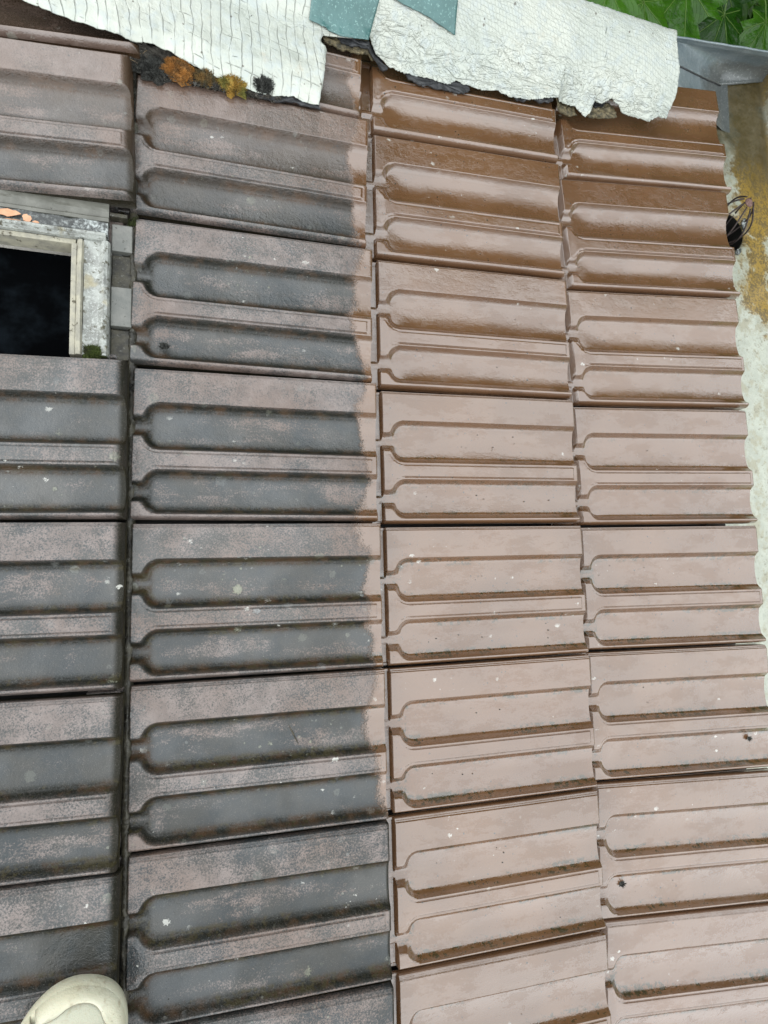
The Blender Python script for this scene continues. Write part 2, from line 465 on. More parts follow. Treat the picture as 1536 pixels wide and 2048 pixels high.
def strip_material(kind):
    t = NT('aluminium_butyl_sheet_' + kind)
    P = t.coord(roof)
    warp = t.noise(P, 14, 3, 0.5, out='Color')
    wv = t.n.new('ShaderNodeVectorMath'); wv.operation = 'MULTIPLY_ADD'
    t.l.new(warp, wv.inputs[0]); wv.inputs[1].default_value = (0.028, 0.020, 0); t.l.new(P, wv.inputs[2])
    Q = wv.outputs[0]
    X, Y, Z = t.xyz(Q)
    big = t.noise(P, 9, 3); n = t.noise(P, 60, 5, 0.65); f = t.noise(P, 320, 3, 0.7)
    base = t.mix(t.rng(big, 0.35, 0.65), (0.40, 0.43, 0.385), (0.46, 0.48, 0.425))
    base = t.mix(t.math('MULTIPLY', t.rng(n, 0.45, 0.68), 0.5), base, (0.40, 0.45, 0.46))
    def lines(v, period, width):
        s = t.math('ABSOLUTE', t.math('SUBTRACT', t.math('FRACT', t.math('DIVIDE', v, period)), 0.5))
        return t.rng(s, width, 0.0)
    if kind == 'ribbed':
        rot = t.math('ADD', t.math('MULTIPLY', X, 0.97), t.math('MULTIPLY', Y, 0.05))
        g = lines(rot, 0.0125, 0.075)
        g2 = t.math('MULTIPLY', lines(t.math('ADD', Y, t.math('MULTIPLY', X, 0.25)), 0.012, 0.07), t.rng(t.noise(P, 50, 2), 0.5, 0.62))
        crack = t.math('MAXIMUM', g, g2)
        crack = t.math('MULTIPLY', crack, t.rng(t.noise(P, 40, 3), 0.35, 0.6, 0.15, 1))
        H = t.math('ADD', t.math('MULTIPLY', crack, -0.8), t.math('MULTIPLY', n, 1.3))
        cd = 0.30
    else:
        up = t.rng(t.math('SUBTRACT', Y, t.math('ADD', 0.765, t.math('MULTIPLY', t.math('SUBTRACT', big, 0.5), 0.08))), -0.02, 0.02)
        g = t.math('MAXIMUM', lines(t.math('ADD', X, t.math('MULTIPLY', Y, 0.6)), 0.0058, 0.10), lines(t.math('SUBTRACT', Y, t.math('MULTIPLY', X, -0.20)), 0.0058, 0.10))
        g = t.math('MULTIPLY', g, up)
        def ridge(sc_, an, th):
            q = t.noise(t.mapv(Q, an), sc_, 2, 0.5, 0.4)
            return t.rng(t.math('ABSOLUTE', t.math('SUBTRACT', q, 0.5)), th, 0.0)
        cr = t.math('ADD', t.math('MULTIPLY', ridge(34, (0.45, 1.3, 1), 0.06), 0.9), t.math('MULTIPLY', ridge(80, (0.5, 1.2, 1), 0.07), 0.6))
        cr = t.math('ADD', cr, t.math('MULTIPLY', ridge(150, (0.8, 1.1, 1), 0.10), 0.35))
        cr = t.math('MULTIPLY', cr, t.mixf(up, 1.0, 0.25))
        H = t.math('ADD', t.math('ADD', t.math('MULTIPLY', g, -0.22), t.math('MULTIPLY', cr, 1.0)), t.math('MULTIPLY', n, 1.3))
        crack = t.math('MULTIPLY', g, t.rng(t.noise(P, 60, 3), 0.45, 0.6))
        cd = 0.14
    c = t.mix(t.math('MULTIPLY', crack, cd), base, (0.22, 0.225, 0.20))
    sp = t.vor(P, 130); ss = t.xyz(t.vor(P, 130, out='Color'))
    b = t.rng(t.math('SUBTRACT', t.rng(ss[0], 0.86, 1, 0, 0.3, False), t.math('ADD', sp, t.math('MULTIPLY', t.math('SUBTRACT', f, 0.5), 0.4))), 0, 0.04)
    c = t.mix(t.math('MULTIPLY', b, 0.8), c, (0.12, 0.11, 0.09))
    c = t.mix(t.math('MULTIPLY', t.rng(t.noise(P, 24, 5, 0.75), 0.60, 0.74), 0.5), c, (0.40, 0.36, 0.28))
    t.set('Base Color', c)
    t.set('Roughness', t.rng(n, 0.3, 0.7, 0.32, 0.55)); t.set('Metallic', 0.25)
    t.set('Normal', t.bump(H, 0.0016, 1.0))
    return t.m


def tape_material():
    t = NT('teal_tape')
    P = t.coord(roof)
    n = t.noise(P, 30, 4, 0.6)
    c = t.mix(t.rng(n, 0.35, 0.65), (0.045, 0.115, 0.11), (0.065, 0.15, 0.145))
    c = t.mix(t.math('MULTIPLY', t.rng(t.noise(P, 260, 3, 0.7), 0.58, 0.66), 0.5), c, (0.25, 0.42, 0.39))
    t.set('Base Color', c); t.set('Roughness', 0.32); t.set('Coat Weight', 0.3)
    t.set('Normal', t.bump(t.math('ADD', t.noise(P, 60, 3, 0.5), t.math('MULTIPLY', t.noise(P, 240, 2), 0.2)), 0.002, 0.7))
    return t.m


def gutter_material():
    t = NT('rust_stained_zinc')
    P = t.coord(roof)
    X, Y, Z = t.xyz(P)
    a = t.noise(P, 9, 5, 0.65, 0.6); n = t.noise(P, 60, 5, 0.7); f = t.noise(P, 240, 3, 0.75)
    c = t.mix(t.rng(n, 0.35, 0.65), (0.31, 0.33, 0.27), (0.40, 0.42, 0.35))
    c = t.mix(t.math('MULTIPLY', t.rng(t.noise(P, 26, 5, 0.75), 0.48, 0.60), 0.75), c, (0.27, 0.255, 0.17))
    c = t.mix(t.math('MULTIPLY', t.rng(t.noise(P, 90, 5, 0.75), 0.56, 0.66), 0.6), c, (0.12, 0.11, 0.07))
    c = t.mix(t.math('MULTIPLY', t.rng(f, 0.57, 0.66), 0.55), c, (0.16, 0.15, 0.10))
    band = t.math('SUBTRACT', 1.0, t.math('ABSOLUTE', t.math('DIVIDE', t.math('SUBTRACT', X, t.math('ADD', 1.185, t.math('MULTIPLY', Y, 0.045))), 0.085)))
    st = t.math('ADD', t.math('MULTIPLY', band, 0.42), t.math('MULTIPLY', t.math('SUBTRACT', a, 0.5), 1.5))
    st = t.math('ADD', st, t.math('MULTIPLY', t.math('SUBTRACT', n, 0.5), 0.7))
    st = t.math('SUBTRACT', st, t.rng(Y, 0.48, 0.30, 0.0, 0.9))
    och = t.mix(t.rng(t.math('ADD', f, t.math('SUBTRACT', n, 0.5)), 0.4, 0.62), (0.27, 0.165, 0.012), (0.10, 0.062, 0.008))
    c = t.mix(t.math('MULTIPLY', t.rng(st, 0.04, 0.22), 0.93), c, och)
    # upper end: dark oily silt
    silt = t.rng(t.math('ADD', Y, t.math('MULTIPLY', t.math('SUBTRACT', a, 0.5), 0.25)), 0.68, 0.82)
    silt = t.math('MULTIPLY', silt, t.rng(X, 1.285, 1.255))
    c = t.mix(t.math('MULTIPLY', silt, 0.92), c, t.mix(t.rng(n, 0.35, 0.65), (0.040, 0.032, 0.013), (0.070, 0.054, 0.022)))
    t.set('Base Color', c); t.set('Roughness', t.rng(n, 0.3, 0.7, 0.28, 0.55)); t.set('Metallic', 0.1)
    t.set('Coat Weight', 0.5); t.set('Coat Roughness', 0.12)
    t.set('Normal', t.bump(t.math('ADD', n, t.math('MULTIPLY', f, 0.4)), 0.0016, 0.7))
    return t.m


def zinc_material():
    t = NT('weathered_blue_zinc')
    P = t.coord(roof)
    n = t.noise(P, 12, 5, 0.65, 0.4); m = t.noise(t.mapv(P, (1, 1, 2.5)), 55, 4, 0.7); f = t.noise(P, 260, 3, 0.7)
    Z = t.xyz(P)[2]
    c = t.mix(t.rng(n, 0.35, 0.65), (0.13, 0.17, 0.185), (0.21, 0.25, 0.265))
    grime = t.math('MULTIPLY', t.rng(t.math('ADD', Z, t.math('MULTIPLY', t.math('SUBTRACT', m, 0.5), 0.03)), -0.018, -0.036), 0.8)
    c = t.mix(grime, c, (0.085, 0.088, 0.082))
    c = t.mix(t.math('MULTIPLY', t.rng(f, 0.58, 0.66), 0.4), c, (0.45, 0.46, 0.44))
    t.set('Base Color', c); t.set('Roughness', t.rng(m, 0.3, 0.7, 0.30, 0.5)); t.set('Metallic', 0.35); t.set('Coat Weight', 0.4)
    t.set('Normal', t.bump(t.math('ADD', m, t.math('MULTIPLY', n, 2)), 0.0018, 0.7))
    return t.m


def leaf_material(name, c1, c2):
    t = NT(name)
    uv = t.n.new('ShaderNodeUVMap').outputs[0]
    X, Y, Z = t.xyz(uv)
    r = t.rand()
    P = t.coord(roof)
    n = t.noise(P, 30, 3)
    c = t.mix(t.rng(t.math('ADD', t.math('MULTIPLY', n, 0.6), t.math('MULTIPLY', r, 0.4)), 0.3, 0.7), c1, c2)
    ang = t.math('ARCTAN2', X, Y)
    # five main veins, 0.72 rad apart
    fa = t.math('ABSOLUTE', t.math('SUBTRACT', t.math('FRACT', t.math('ADD', t.math('DIVIDE', ang, 0.72), 0.5)), 0.5))
    rad = t.math('SQRT', t.math('ADD', t.math('MULTIPLY', X, X), t.math('MULTIPLY', Y, Y)))
    v = t.rng(t.math('MULTIPLY', fa, rad), 0.014, 0.004)
    side = t.math('ABSOLUTE', t.math('SUBTRACT', t.math('FRACT', t.math('ADD', t.math('MULTIPLY', rad, 8.0), t.math('MULTIPLY', fa, -5.0))), 0.5))
    sv = t.math('MULTIPLY', t.rng(side, 0.06, 0.0), 0.35)
    vv = t.math('MAXIMUM', v, sv)
    c = t.mix(t.math('MULTIPLY', vv, 0.55), c, (0.16, 0.26, 0.06))
    spots = t.rng(t.noise(P, 180, 3, 0.7), 0.66, 0.70)
    c = t.mix(t.math('MULTIPLY', spots, 0.6), c, (0.02, 0.02, 0.01))
    t.set('Base Color', c); t.set('Roughness', 0.24); t.set('Specular IOR Level', 0.4)
    t.set('Coat Weight', 0.0); t.set('Coat Roughness', 0.12)
    t.set('Normal', t.bump(t.math('ADD', t.math('MULTIPLY', vv, -0.8), t.noise(P, 60, 3)), 0.003, 0.8))
    tr = t.n.new('ShaderNodeBsdfTranslucent'); t.l.new(c, tr.inputs[0])
    ms = t.n.new('ShaderNodeMixShader'); ms.inputs[0].default_value = 0.25
    t.l.new(t.b.outputs[0], ms.inputs[1]); t.l.new(tr.outputs[0], ms.inputs[2]); t.l.new(ms.outputs[0], t.out.inputs[0])
    return t.m


def glass_material():
    t = NT('dirty_dark_glass')
    P = t.coord(roof)
    n = t.noise(P, 14, 4, 0.65)
    c = t.mix(t.rng(n, 0.45, 0.75), (0.001, 0.0012, 0.0015), (0.005, 0.007, 0.009))
    v = t.vor(P, 90); s = t.xyz(t.vor(P, 90, out='Color'))
    d = t.rng(t.math('SUBTRACT', t.rng(s[0], 0.85, 1, 0, 0.14, False), v), 0, 0.03)
    c = t.mix(d, c, (0.10, 0.10, 0.10))
    t.set('Base Color', c); t.set('Roughness', 0.6); t.set('IOR', 1.04)
    return t.m


def shoe_material(name, c1, c2, rough=0.55):
    t = NT(name)
    P = t.coord(roof)
    n = t.noise(P, 60, 4, 0.7); m = t.noise(P, 25, 3)
    c = t.mix(t.rng(m, 0.4, 0.7), c1, c2)
    c = t.mix(t.math('MULTIPLY', t.rng(n, 0.52, 0.70), 0.6), c, (0.27, 0.23, 0.15))
    c = t.mix(t.math('MULTIPLY', t.rng(t.noise(P, 300, 3, 0.7), 0.66, 0.70), 0.5), c, (0.16, 0.14, 0.10))
    t.set('Base Color', c); t.set('Roughness', rough)
    t.set('Subsurface Weight', 0.05); t.set('Subsurface Scale', 0.01)
    t.set('Normal', t.bump(t.math('ADD', t.noise(P, 700, 2), n), 0.0006, 0.7))
    return t.m


def ground_material():
    t = NT('lawn')
    P = t.coord()
    c = t.mix(t.rng(t.noise(P, 0.6, 5, 0.6), 0.35, 0.65), (0.035, 0.07, 0.018), (0.07, 0.10, 0.03))
    t.set('Base Color', c); t.set('Roughness', 0.9)
    return t.m

MAT['crust'] = simple('dead_moss_crust', (0.015, 0.013, 0.009), (0.085, 0.078, 0.065), 130, 0.85, 500, 0.002, spots=((0.16, 0.155, 0.14), 90, 0.60))
MAT['frame'] = metal_frame_material()
MAT['darkframe'] = dark_frame_material()
MAT['strip_ribbed'] = strip_material('ribbed')
MAT['strip_crumpled'] = strip_material('crumpled')
MAT['tape'] = tape_material()
MAT['gutter'] = gutter_material()
MAT['zinc'] = zinc_material()
MAT['leaf'] = leaf_material('wet_leaf', (0.012, 0.055, 0.003), (0.045, 0.135, 0.008))
MAT['leaf_pale'] = leaf_material('young_leaf', (0.10, 0.26, 0.02), (0.13, 0.30, 0.03))
MAT['glass'] = glass_material()
MAT['shoe_cream'] = shoe_material('cream_leather', (0.40, 0.40, 0.31), (0.34, 0.34, 0.26))
MAT['shoe_rubber'] = shoe_material('cream_rubber', (0.50, 0.49, 0.38), (0.45, 0.43, 0.31))
MAT['shoe_seam'] = shoe_material('dark_cream_seam', (0.20, 0.19, 0.14), (0.16, 0.15, 0.11))
MAT['shoe_white'] = shoe_material('white_mesh', (0.64, 0.70, 0.66), (0.60, 0.66, 0.62))
MAT['shoe_lilac'] = shoe_material('lilac_lace', (0.33, 0.32, 0.36), (0.38, 0.37, 0.40))

# ------------------------------------------------------------------ setting
g = mesh('ground', [(-400, -400, 0), (400, -400, 0), (400, 400, 0), (-400, 400, 0)], [(0, 1, 2, 3)], ground_material())
tag(g, kind='structure')
# house body beneath the roof
hw = []
V, F = [], []
cs = [M @ Vector(p) for p in ((-1.2, -1.4, -0.35), (1.0, -1.4, -0.35), (1.0, 0.8, -0.35), (-1.2, 0.8, -0.35))]
V = [(c.x, c.y, 0.0) for c in cs] + [tuple(c) for c in cs]
F = [(0, 1, 5, 4), (1, 2, 6, 5), (2, 3, 7, 6), (3, 0, 4, 7), (4, 5, 6, 7)]
house = mesh('house_wall', V, F, MAT['gravelwall'])
tag(house, 'pale rendered house body carrying the tiled roof', 'house wall')

# ------------------------------------------------------------------ tiles
W0 = 0.2
D = 0.0130
YC = (0.0755, 0.160)
HY = (0.0219, 0.0194)
WL = 0.0096


def sd_box(x, y, cx, cy, hx, hy, r):
    qx = np.abs(x - cx) - hx + r
    qy = np.abs(y - cy) - hy + r
    return np.hypot(np.maximum(qx, 0), np.maximum(qy, 0)) + np.minimum(np.maximum(qx, qy), 0) - r


def smin(a, b, k):
    h = np.clip(0.5 + 0.5 * (b - a) / k, 0, 1)
    return b * (1 - h) + a * h - k * h * (1 - h)


def sstep(a, b, x):
    t = np.clip((x - a) / (b - a), 0, 1)
    return t * t * (3 - 2 * t)


def tile_mesh(name, L, nose, taper=1.0, seed=0):
    """one interlocking tile: x down the slope 0..L, y 0..-W, z up; two pans with drain necks at the head"""
    xs = list(np.arange(-0.034, 0.056, 0.0013)) + list(np.linspace(0.058, L - 0.018, 22)) + list(np.linspace(L - 0.016, L, 16))
    xs = np.array(xs)
    ys = [0, 0.0004, 0.0012, 0.0022, 0.0026, 0.0036, 0.0045, 0.0049, 0.0056, 0.0075]
    ys += list(np.arange(0.010, 0.1925, 0.0021))
    for k in (0, 1):
        e = YC[k] + (1 if k == 0 else -1) * (HY[k] + WL + 0.0036)
        ys += [e - 0.0009, e - 0.0005, e - 0.0001, e + 0.0003, e + 0.0007]
        for s in (-1, 1):
            q = YC[k] + s * (HY[k] + WL)
            ys += [q - 0.0005, q, q + 0.0005]
    ys = [y for y in ys if y < 0.1905] + [0.1908, 0.1918, 0.1928, 0.1936, 0.1944, 0.1950, 0.1955]
    ys = np.array(sorted(set(np.round(ys, 5))))
    X, Y = np.meshgrid(xs, ys, indexing='ij')
    sds = []
    for k in (0, 1):
        pan = sd_box(X, Y, 0.036 + 0.5, YC[k], 0.5, HY[k], 0.012)
        neck = sd_box(X, Y, -0.01, YC[k], 0.047, 0.0042, 0.001)
        sds.append(smin(pan, neck, 0.0045))
    sd = np.minimum(*sds)
    s = np.clip(sd / WL, 0, 1)
    inpan = 1 - s
    z = -(D - 0.0015) * (1 - s ** 1.7)
    # gentle dish in the pan floor
    for k in (0, 1):
        z += -0.0026 * np.clip(1 - ((Y - YC[k]) / HY[k]) ** 2, 0, 1) * sstep(0.03, 0.07, X)
    # raised middle band with its thin outline
    mid = (Y > YC[0]) & (Y < YC[1])
    z += np.where(mid & (X < L - 0.0085) & (X > 0.020), -0.0011 * np.exp(-((sd - WL - 0.0034) / 0.0006) ** 2), 0)
    z += np.where(mid, 0.0012 * sstep(WL + 0.0032, WL + 0.0040, sd) * sstep(L - 0.0085, L - 0.0095, X) * sstep(0.016, 0.03, X), 0)
    # water lock strip at the head
    strip = -0.0050 + 0 * X
    for k in (0, 1):
        strip = np.where(np.abs(Y - YC[k]) < 0.026, -0.0105, strip)
    strip = np.where(X > -0.001, -0.0150, strip)
    strip = np.where((sd < 0.0003), -D + 0.0015, strip)
    strip = np.where(Y < 0.004, -0.011, strip)
    head = 1 - sstep(0.0145, 0.0165, X)
    z = np.where(X < 0.0150, np.minimum(z, strip), z)
    # lock lips along the upper long edge
    rim = np.where(Y < 0.0003, -0.016, np.where(Y < 0.00245, -0.0052 + 0.0005 * np.sin(Y * 1500), np.where(Y < 0.0047, -0.0027, 0.0)))
    z = np.minimum(z, np.where(Y < 0.0053, rim, 1))
    # rolled lower long edge
    z += np.where(Y > 0.1895, -0.0100 * np.clip((Y - 0.1895) / 0.0060, 0, 1) ** 2.0, 0)
    # rounded nose at the tail
    t = np.clip((X - (L - nose)) / nose, 0, 1)
    cap = -nose * 1.15 * (1 - np.sqrt(np.clip(1 - t ** 2, 0, 1)))
    z = np.minimum(z, np.where(t > 0, cap, 1))
    # soft unevenness of pressed clay
    hsh = np.array([[nz3(x * 9 + seed * 7.1, y * 14, seed) for y in ys] for x in xs])
    z += 0.0006 * hsh
    nx, ny = len(xs), len(ys)
    Yt = Y * (1 + (taper - 1) * np.clip(X / L, 0, 1))
    V = np.stack([X.ravel(), -Yt.ravel(), z.ravel()], 1)
    F = [(a, a + ny, a + ny + 1, a + 1) for i in range(nx - 1) for a in range(i * ny, i * ny + ny - 1)]
    F = [tuple(reversed(f)) for f in F]
    # skirt: edge ring duplicated and dropped
    ring = [i * ny for i in range(nx)] + [(nx - 1) * ny + j for j in range(1, ny)] + [i * ny + ny - 1 for i in range(nx - 2, -1, -1)] + [j for j in range(ny - 2, 0, -1)]
    o = len(V)
    topr = V[ring]
    zb = np.where(topr[:, 0] > 0.05, -0.0265, -0.016)
    # underside follows the level of the course below near the head
    zb = -0.016 - 0.0105 * np.clip(topr[:, 0] / L, 0, 1)
    zb = np.minimum(zb, topr[:, 2] - 0.001)
    bot = np.stack([topr[:, 0], topr[:, 1], zb], 1)
    V = np.vstack([V, topr, bot])
    n = len(ring)
    for k in range(n):
        k2 = (k + 1) % n
        F.append((o + k, o + n + k, o + n + k2, o + k2))
    F.append(tuple(o + n + k for k in range(n)))
    pan = np.concatenate([inpan.ravel(), np.zeros(2 * n)])
    hd = np.concatenate([(np.clip(1 - (X - 0.015) / 0.03, 0, 1)).ravel(), np.zeros(2 * n)])
    ed = np.concatenate([np.where(sd < 0, np.exp(sd / 0.0042), inpan ** 0.5).ravel(), np.ones(2 * n)])
    ns = np.concatenate([sstep(0.0, 0.7, t).ravel(), np.ones(2 * n)])
    me = bpy.data.meshes.new(name)
    me.from_pydata([tuple(v) for v in V], [], F)
    me.materials.append(MAT['tile'])
    me.polygons.foreach_set('use_smooth', [True] * (len(me.polygons) - 1) + [False])
    for nme, arr in (('pan', pan), ('head', hd), ('edge', ed), ('nose', ns)):
        at = me.attributes.new(nme, 'FLOAT', 'POINT')
        at.data.foreach_set('value', arr.astype(np.float32))
    me.update()
    return me

# course: (x start, length, head line V(j), tail line V(j)); V measured along -y
COURSES = [
    (-0.330, 0.342, lambda j: (-0.0075 + 0.1985 * j), lambda j: (-0.0054 + 0.2018 * j - 0.0005 * j * j), 0.0125, 1.012),
    (0.004, 0.332, lambda j: (-0.0060 + 0.1999 * j - 0.0008 * j * j), lambda j: (-0.0033 + 0.1983 * j), 0.0045, 1.0),
    (0.336, 0.328, lambda j: (-0.0004 + 0.1995 * j), lambda j: (0.0005 + 0.1992 * j), 0.0045, 1.0),
    (0.668, 0.361, lambda j: (0.0020 + 0.1987 * j + 0.0001 * j * j), lambda j: (0.0020 + 0.2075 * j + 0.0003 * j * j), 0.0045, 1.042),
]
HS = 0.028
for ci, (x0, L, vh, vt, nose, taper) in enumerate(COURSES):
    variants = [tile_mesh('roof_tile', L, nose, taper, ci * 3 + k) for k in range(2)]
    for j in range(-4, 5):
        if ci == 0 and j == -2: continue
        o = bpy.data.objects.new('roof_tile', variants[(j * 7 + ci) % 2])
        col.objects.link(o)
        o.parent = roof
        yh, yt = -vh(j), -vt(j)
        ang = math.atan2(yt - yh, L)
        wid = 0.5 * ((vh(j + 1) - vh(j)) + (vt(j + 1) - vt(j)) / taper) / W0
        tilt = math.atan2(HS, L) + random.uniform(-0.002, 0.002)
        o.location = (x0, yh + random.uniform(-0.0010, 0.0010), random.uniform(-0.0010, 0.0010))
        o.rotation_euler = Euler((random.uniform(-0.006, 0.006), -tilt, ang + random.uniform(-0.003, 0.003)), 'XYZ')
        o.scale = (1, wid * 0.998, 1)

V, F = [], []
box(V, F, -0.05, 1.02, -1.05, 0.80, -0.06, -0.030)
box(V, F, -0.33, -0.0502, -1.05, 0.213, -0.06, -0.030)
box(V, F, -0.33, -0.0502, 0.383, 0.80, -0.06, -0.030)
mesh('roof_deck', V, F, MAT['deck'], roof)
for ci in range(5):                                  # battens under the heads
    V, F = [], []
    bx = (-0.30, 0.0, 0.335, 0.665, 0.985)[ci]
    if ci == 0: continue
    box(V, F, bx - 0.022, bx, -1.0, 0.79, -0.0298, -0.0198)
    mesh('batten', V, F, MAT['deck'], roof)

# packed dirt in the open joint between the first two courses
def dirt_ribbon():
    V, F = [], []
    ys = np.arange(-0.60, 0.62, 0.0022)
    xs = np.linspace(0.0095, 0.0215, 7)
    for y in ys:
        amt = 0.5 + 0.9 * nz3(0, y * 22, 3.3) + 0.5 * nz3(1, y * 60, 1)
        for k, x in enumerate(xs):
            prof = math.sin(math.pi * k / 6) ** 0.6
            zz = -0.0125 + prof * (0.003 + 0.0065 * max(0, amt)) + 0.0022 * nz3(x * 400, y * 300, 5)
            V.append((x + 0.0015 * nz3(y * 90, k, 2), y, zz))
    n = len(xs)
    for i in range(len(ys) - 1):
        for k in range(n - 1):
            a = i * n + k
            F.append((a, a + 1, a + n + 1, a + n))
    return V, F
V, F = dirt_ribbon()
tag(mesh('gap_dirt', V, F, MAT['dirt'], roof, True), 'black mossy dirt packed in the joint between courses', kind='stuff')


# ------------------------------------------------------------------ roof window
sk = empty('roof_window', (-0.09, 0.30, 0))
tag(sk, 'small metal framed roof window with dark opening and mouldy zinc frame', 'roof window')
def L2(x, y): return (x + 0.09, y - 0.30)
def wbox(name, x0, x1, y0, y1, z0, z1, mat, bev=0.0012, label=None):
    o = bevel_box(name, x0 + 0.09, x1 + 0.09, y0 - 0.30, y1 - 0.30, z0, z1, mat, sk, bev)
    if label: o['label'] = label
    return o

def profile_bar(name, prof, axis, a0, a1, mat, seg=40, wob=0.0006, seed=0):
    """sheet-metal bar: profile [(across, z)] swept along axis, joined by a wall down to z=-0.02"""
    V, F = [], []
    pts = [(prof[0][0], -0.02)] + list(prof) + [(prof[-1][0], -0.02)]
    # refine the profile for soft bends
    q = []
    for i in range(len(pts) - 1):
        for k in range(3):
            f = k / 3
            q.append((pts[i][0] * (1 - f) + pts[i + 1][0] * f, pts[i][1] * (1 - f) + pts[i + 1][1] * f))
    q.append(pts[-1])
    for i in range(seg + 1):
        a = a0 + (a1 - a0) * i / seg
        for (c, z) in q:
            dz = wob * nz3(a * 60, c * 200, seed)
            dc = wob * nz3(a * 45, c * 90, seed + 4)
            p = (a, c + dc, z + dz) if axis == 'x' else (c + dc, a, z + dz)
            V.append((p[0] + 0.09, p[1] - 0.30, p[2]))
    n = len(q)
    for i in range(seg):
        for k in range(n - 1):
            b = i * n + k
            F.append((b, b + 1, b + n + 1, b + n))
    F.append(tuple(range(n))); F.append(tuple(range(seg * n + n - 1, seg * n - 1, -1)))
    o = mesh(name, V, F, mat, sk)
    return o

XL = -0.34
MAT['dull'] = simple('dull_grey_zinc', (0.085, 0.085, 0.070), (0.14, 0.14, 0.12), 30, 0.45, 160, 0.001, coat=0.3, spots=((0.03, 0.03, 0.02), 160, 0.64))
MAT['cheek'] = simple('flaked_cream_paint', (0.36, 0.34, 0.26), (0.24, 0.23, 0.19), 60, 0.6, 200, 0.001, spots=((0.08, 0.07, 0.045), 90, 0.60))
head_pan = profile_bar('head_flashing', [(0.4155, 0.006), (0.404, 0.0075), (0.397, 0.0062), (0.3935, 0.0100), (0.390, 0.0085)], 'x', XL, -0.0125, MAT['dull'], 50, 0.0006, 1)
head_pan['label'] = 'dull grey upper band of the frame head'
mould = profile_bar('head_channel', [(0.3898, 0.0070), (0.384, 0.0055), (0.377, 0.0060), (0.3732, 0.0085)], 'x', XL, -0.0135, MAT['darkframe'], 60, 0.0014, 2)
mould['label'] = 'black mouldy channel with flaking orange paint'
lip = profile_bar('head_lip', [(0.3730, 0.0120), (0.3705, 0.0150), (0.3680, 0.0125), (0.3655, 0.0150), (0.3630, 0.0110)], 'x', XL, -0.0150, MAT['frame'], 50, 0.0006, 3)
inner = wbox('inner_head', XL, -0.0495, 0.3560, 0.3625, -0.020, 0.0060, MAT['cheek'], 0.0008)
side = profile_bar('side_flashing', [(-0.0398, 0.0080), (-0.030, 0.0066), (-0.0225, 0.0070), (-0.0195, 0.0098), (-0.0165, 0.0125), (-0.0125, 0.0105), (-0.0105, 0.0060)], 'y', 0.2135, 0.3628, MAT['frame'], 40, 0.0006, 4)
rib = profile_bar('side_rib', [(-0.0475, 0.0100), (-0.0455, 0.0128), (-0.0420, 0.0128), (-0.0402, 0.0085)], 'y', 0.2125, 0.3600, MAT['cheek'], 40, 0.0007, 5)
cheek = wbox('inner_cheek', -0.0540, -0.0478, 0.2125, 0.3558, -0.020, 0.0092, MAT['cheek'], 0.0008)
sill = wbox('inner_sill', XL, -0.0545, 0.2060, 0.2120, -0.045, -0.010, MAT['frame'], 0.0008)
gl = wbox('glass_pane', XL, -0.0545, 0.2125, 0.3558, -0.030, -0.026, MAT['glass'], 0.0004)
# paint flakes
def blob_plate(name, cx, cy, z, pts, mat, parent, th=0.0007, ox=0.0, oy=0.0, bend=0.0):
    n = len(pts)
    V = [(cx + p[0] + ox, cy + p[1] + oy, z + th + bend * (p[0] ** 2)) for p in pts] + [(cx + p[0] + ox, cy + p[1] + oy, z) for p in pts]
    V.append((cx + ox, cy + oy, z + th * 1.3))
    F = [(i, (i + 1) % n, 2 * n) for i in range(n)] + [(i, i + n, (i + 1) % n + n, (i + 1) % n) for i in range(n)]
    return mesh(name, V, F, mat, parent)
def ragged(rx, ry, n=14, j=0.35, seed=0):
    r = random.Random(seed)
    return [(rx * math.cos(2 * math.pi * k / n) * (1 - j * r.random()), ry * math.sin(2 * math.pi * k / n) * (1 - j * r.random())) for k in range(n)]
for k, (fx, fy, rx, ry) in enumerate([(-0.124, 0.3835, 0.016, 0.0055), (-0.1035, 0.3795, 0.0060, 0.0060), (-0.093, 0.3752, 0.0045, 0.0022), (-0.118, 0.3738, 0.012, 0.0018)]):
    blob_plate('paint_flake', fx, fy, 0.0078 if k < 2 else 0.0092, ragged(rx, ry, 16, 0.4, k + 3), MAT['flake'], sk, 0.0008, 0.09, -0.30)
# dark shaft under the glass
V, F = [], []
a0, a1, b0, b1 = XL + 0.09, -0.0545 + 0.09, 0.2125 - 0.30, 0.3558 - 0.30
V = [(a0, b0, -0.031), (a1, b0, -0.031), (a1, b1, -0.031), (a0, b1, -0.031), (a0, b0, -0.34), (a1, b0, -0.34), (a1, b1, -0.34), (a0, b1, -0.34)]
F = [(0, 1, 5, 4), (1, 2, 6, 5), (2, 3, 7, 6), (3, 0, 4, 7), (4, 5, 6, 7)]
mesh('light_shaft', V, F, MAT['shaft'], sk)
# stepped lock of the neighbouring tile beside the frame
MAT['lock'] = simple('grey_silted_tile_lock', (0.10, 0.105, 0.095), (0.15, 0.15, 0.135), 40, 0.35, 200, 0.001, coat=0.4, spots=((0.03, 0.03, 0.022), 120, 0.62))
for (ya, yb, zt, mt) in ((0.358, 0.3945, -0.0015, 'lock'), (0.312, 0.3560, -0.0085, 'dirt'), (0.258, 0.3100, -0.0015, 'lock'), (0.216, 0.2560, -0.0085, 'dirt')):
    lb = bevel_box('lock_block', -0.0100, 0.0150, ya, yb, -0.018, zt, MAT[mt], roof, 0.0012)
    if mt == 'dirt': lb['label'] = 'sunken lock pocket filled with black mossy silt'
# cut corner of folded lead at the upper right
wbox('corner_fold', -0.0118, 0.0095, 0.3995, 0.4045, -0.008, 0.0070, MAT['dirt'], 0.001, 'green stained fold at the corner')


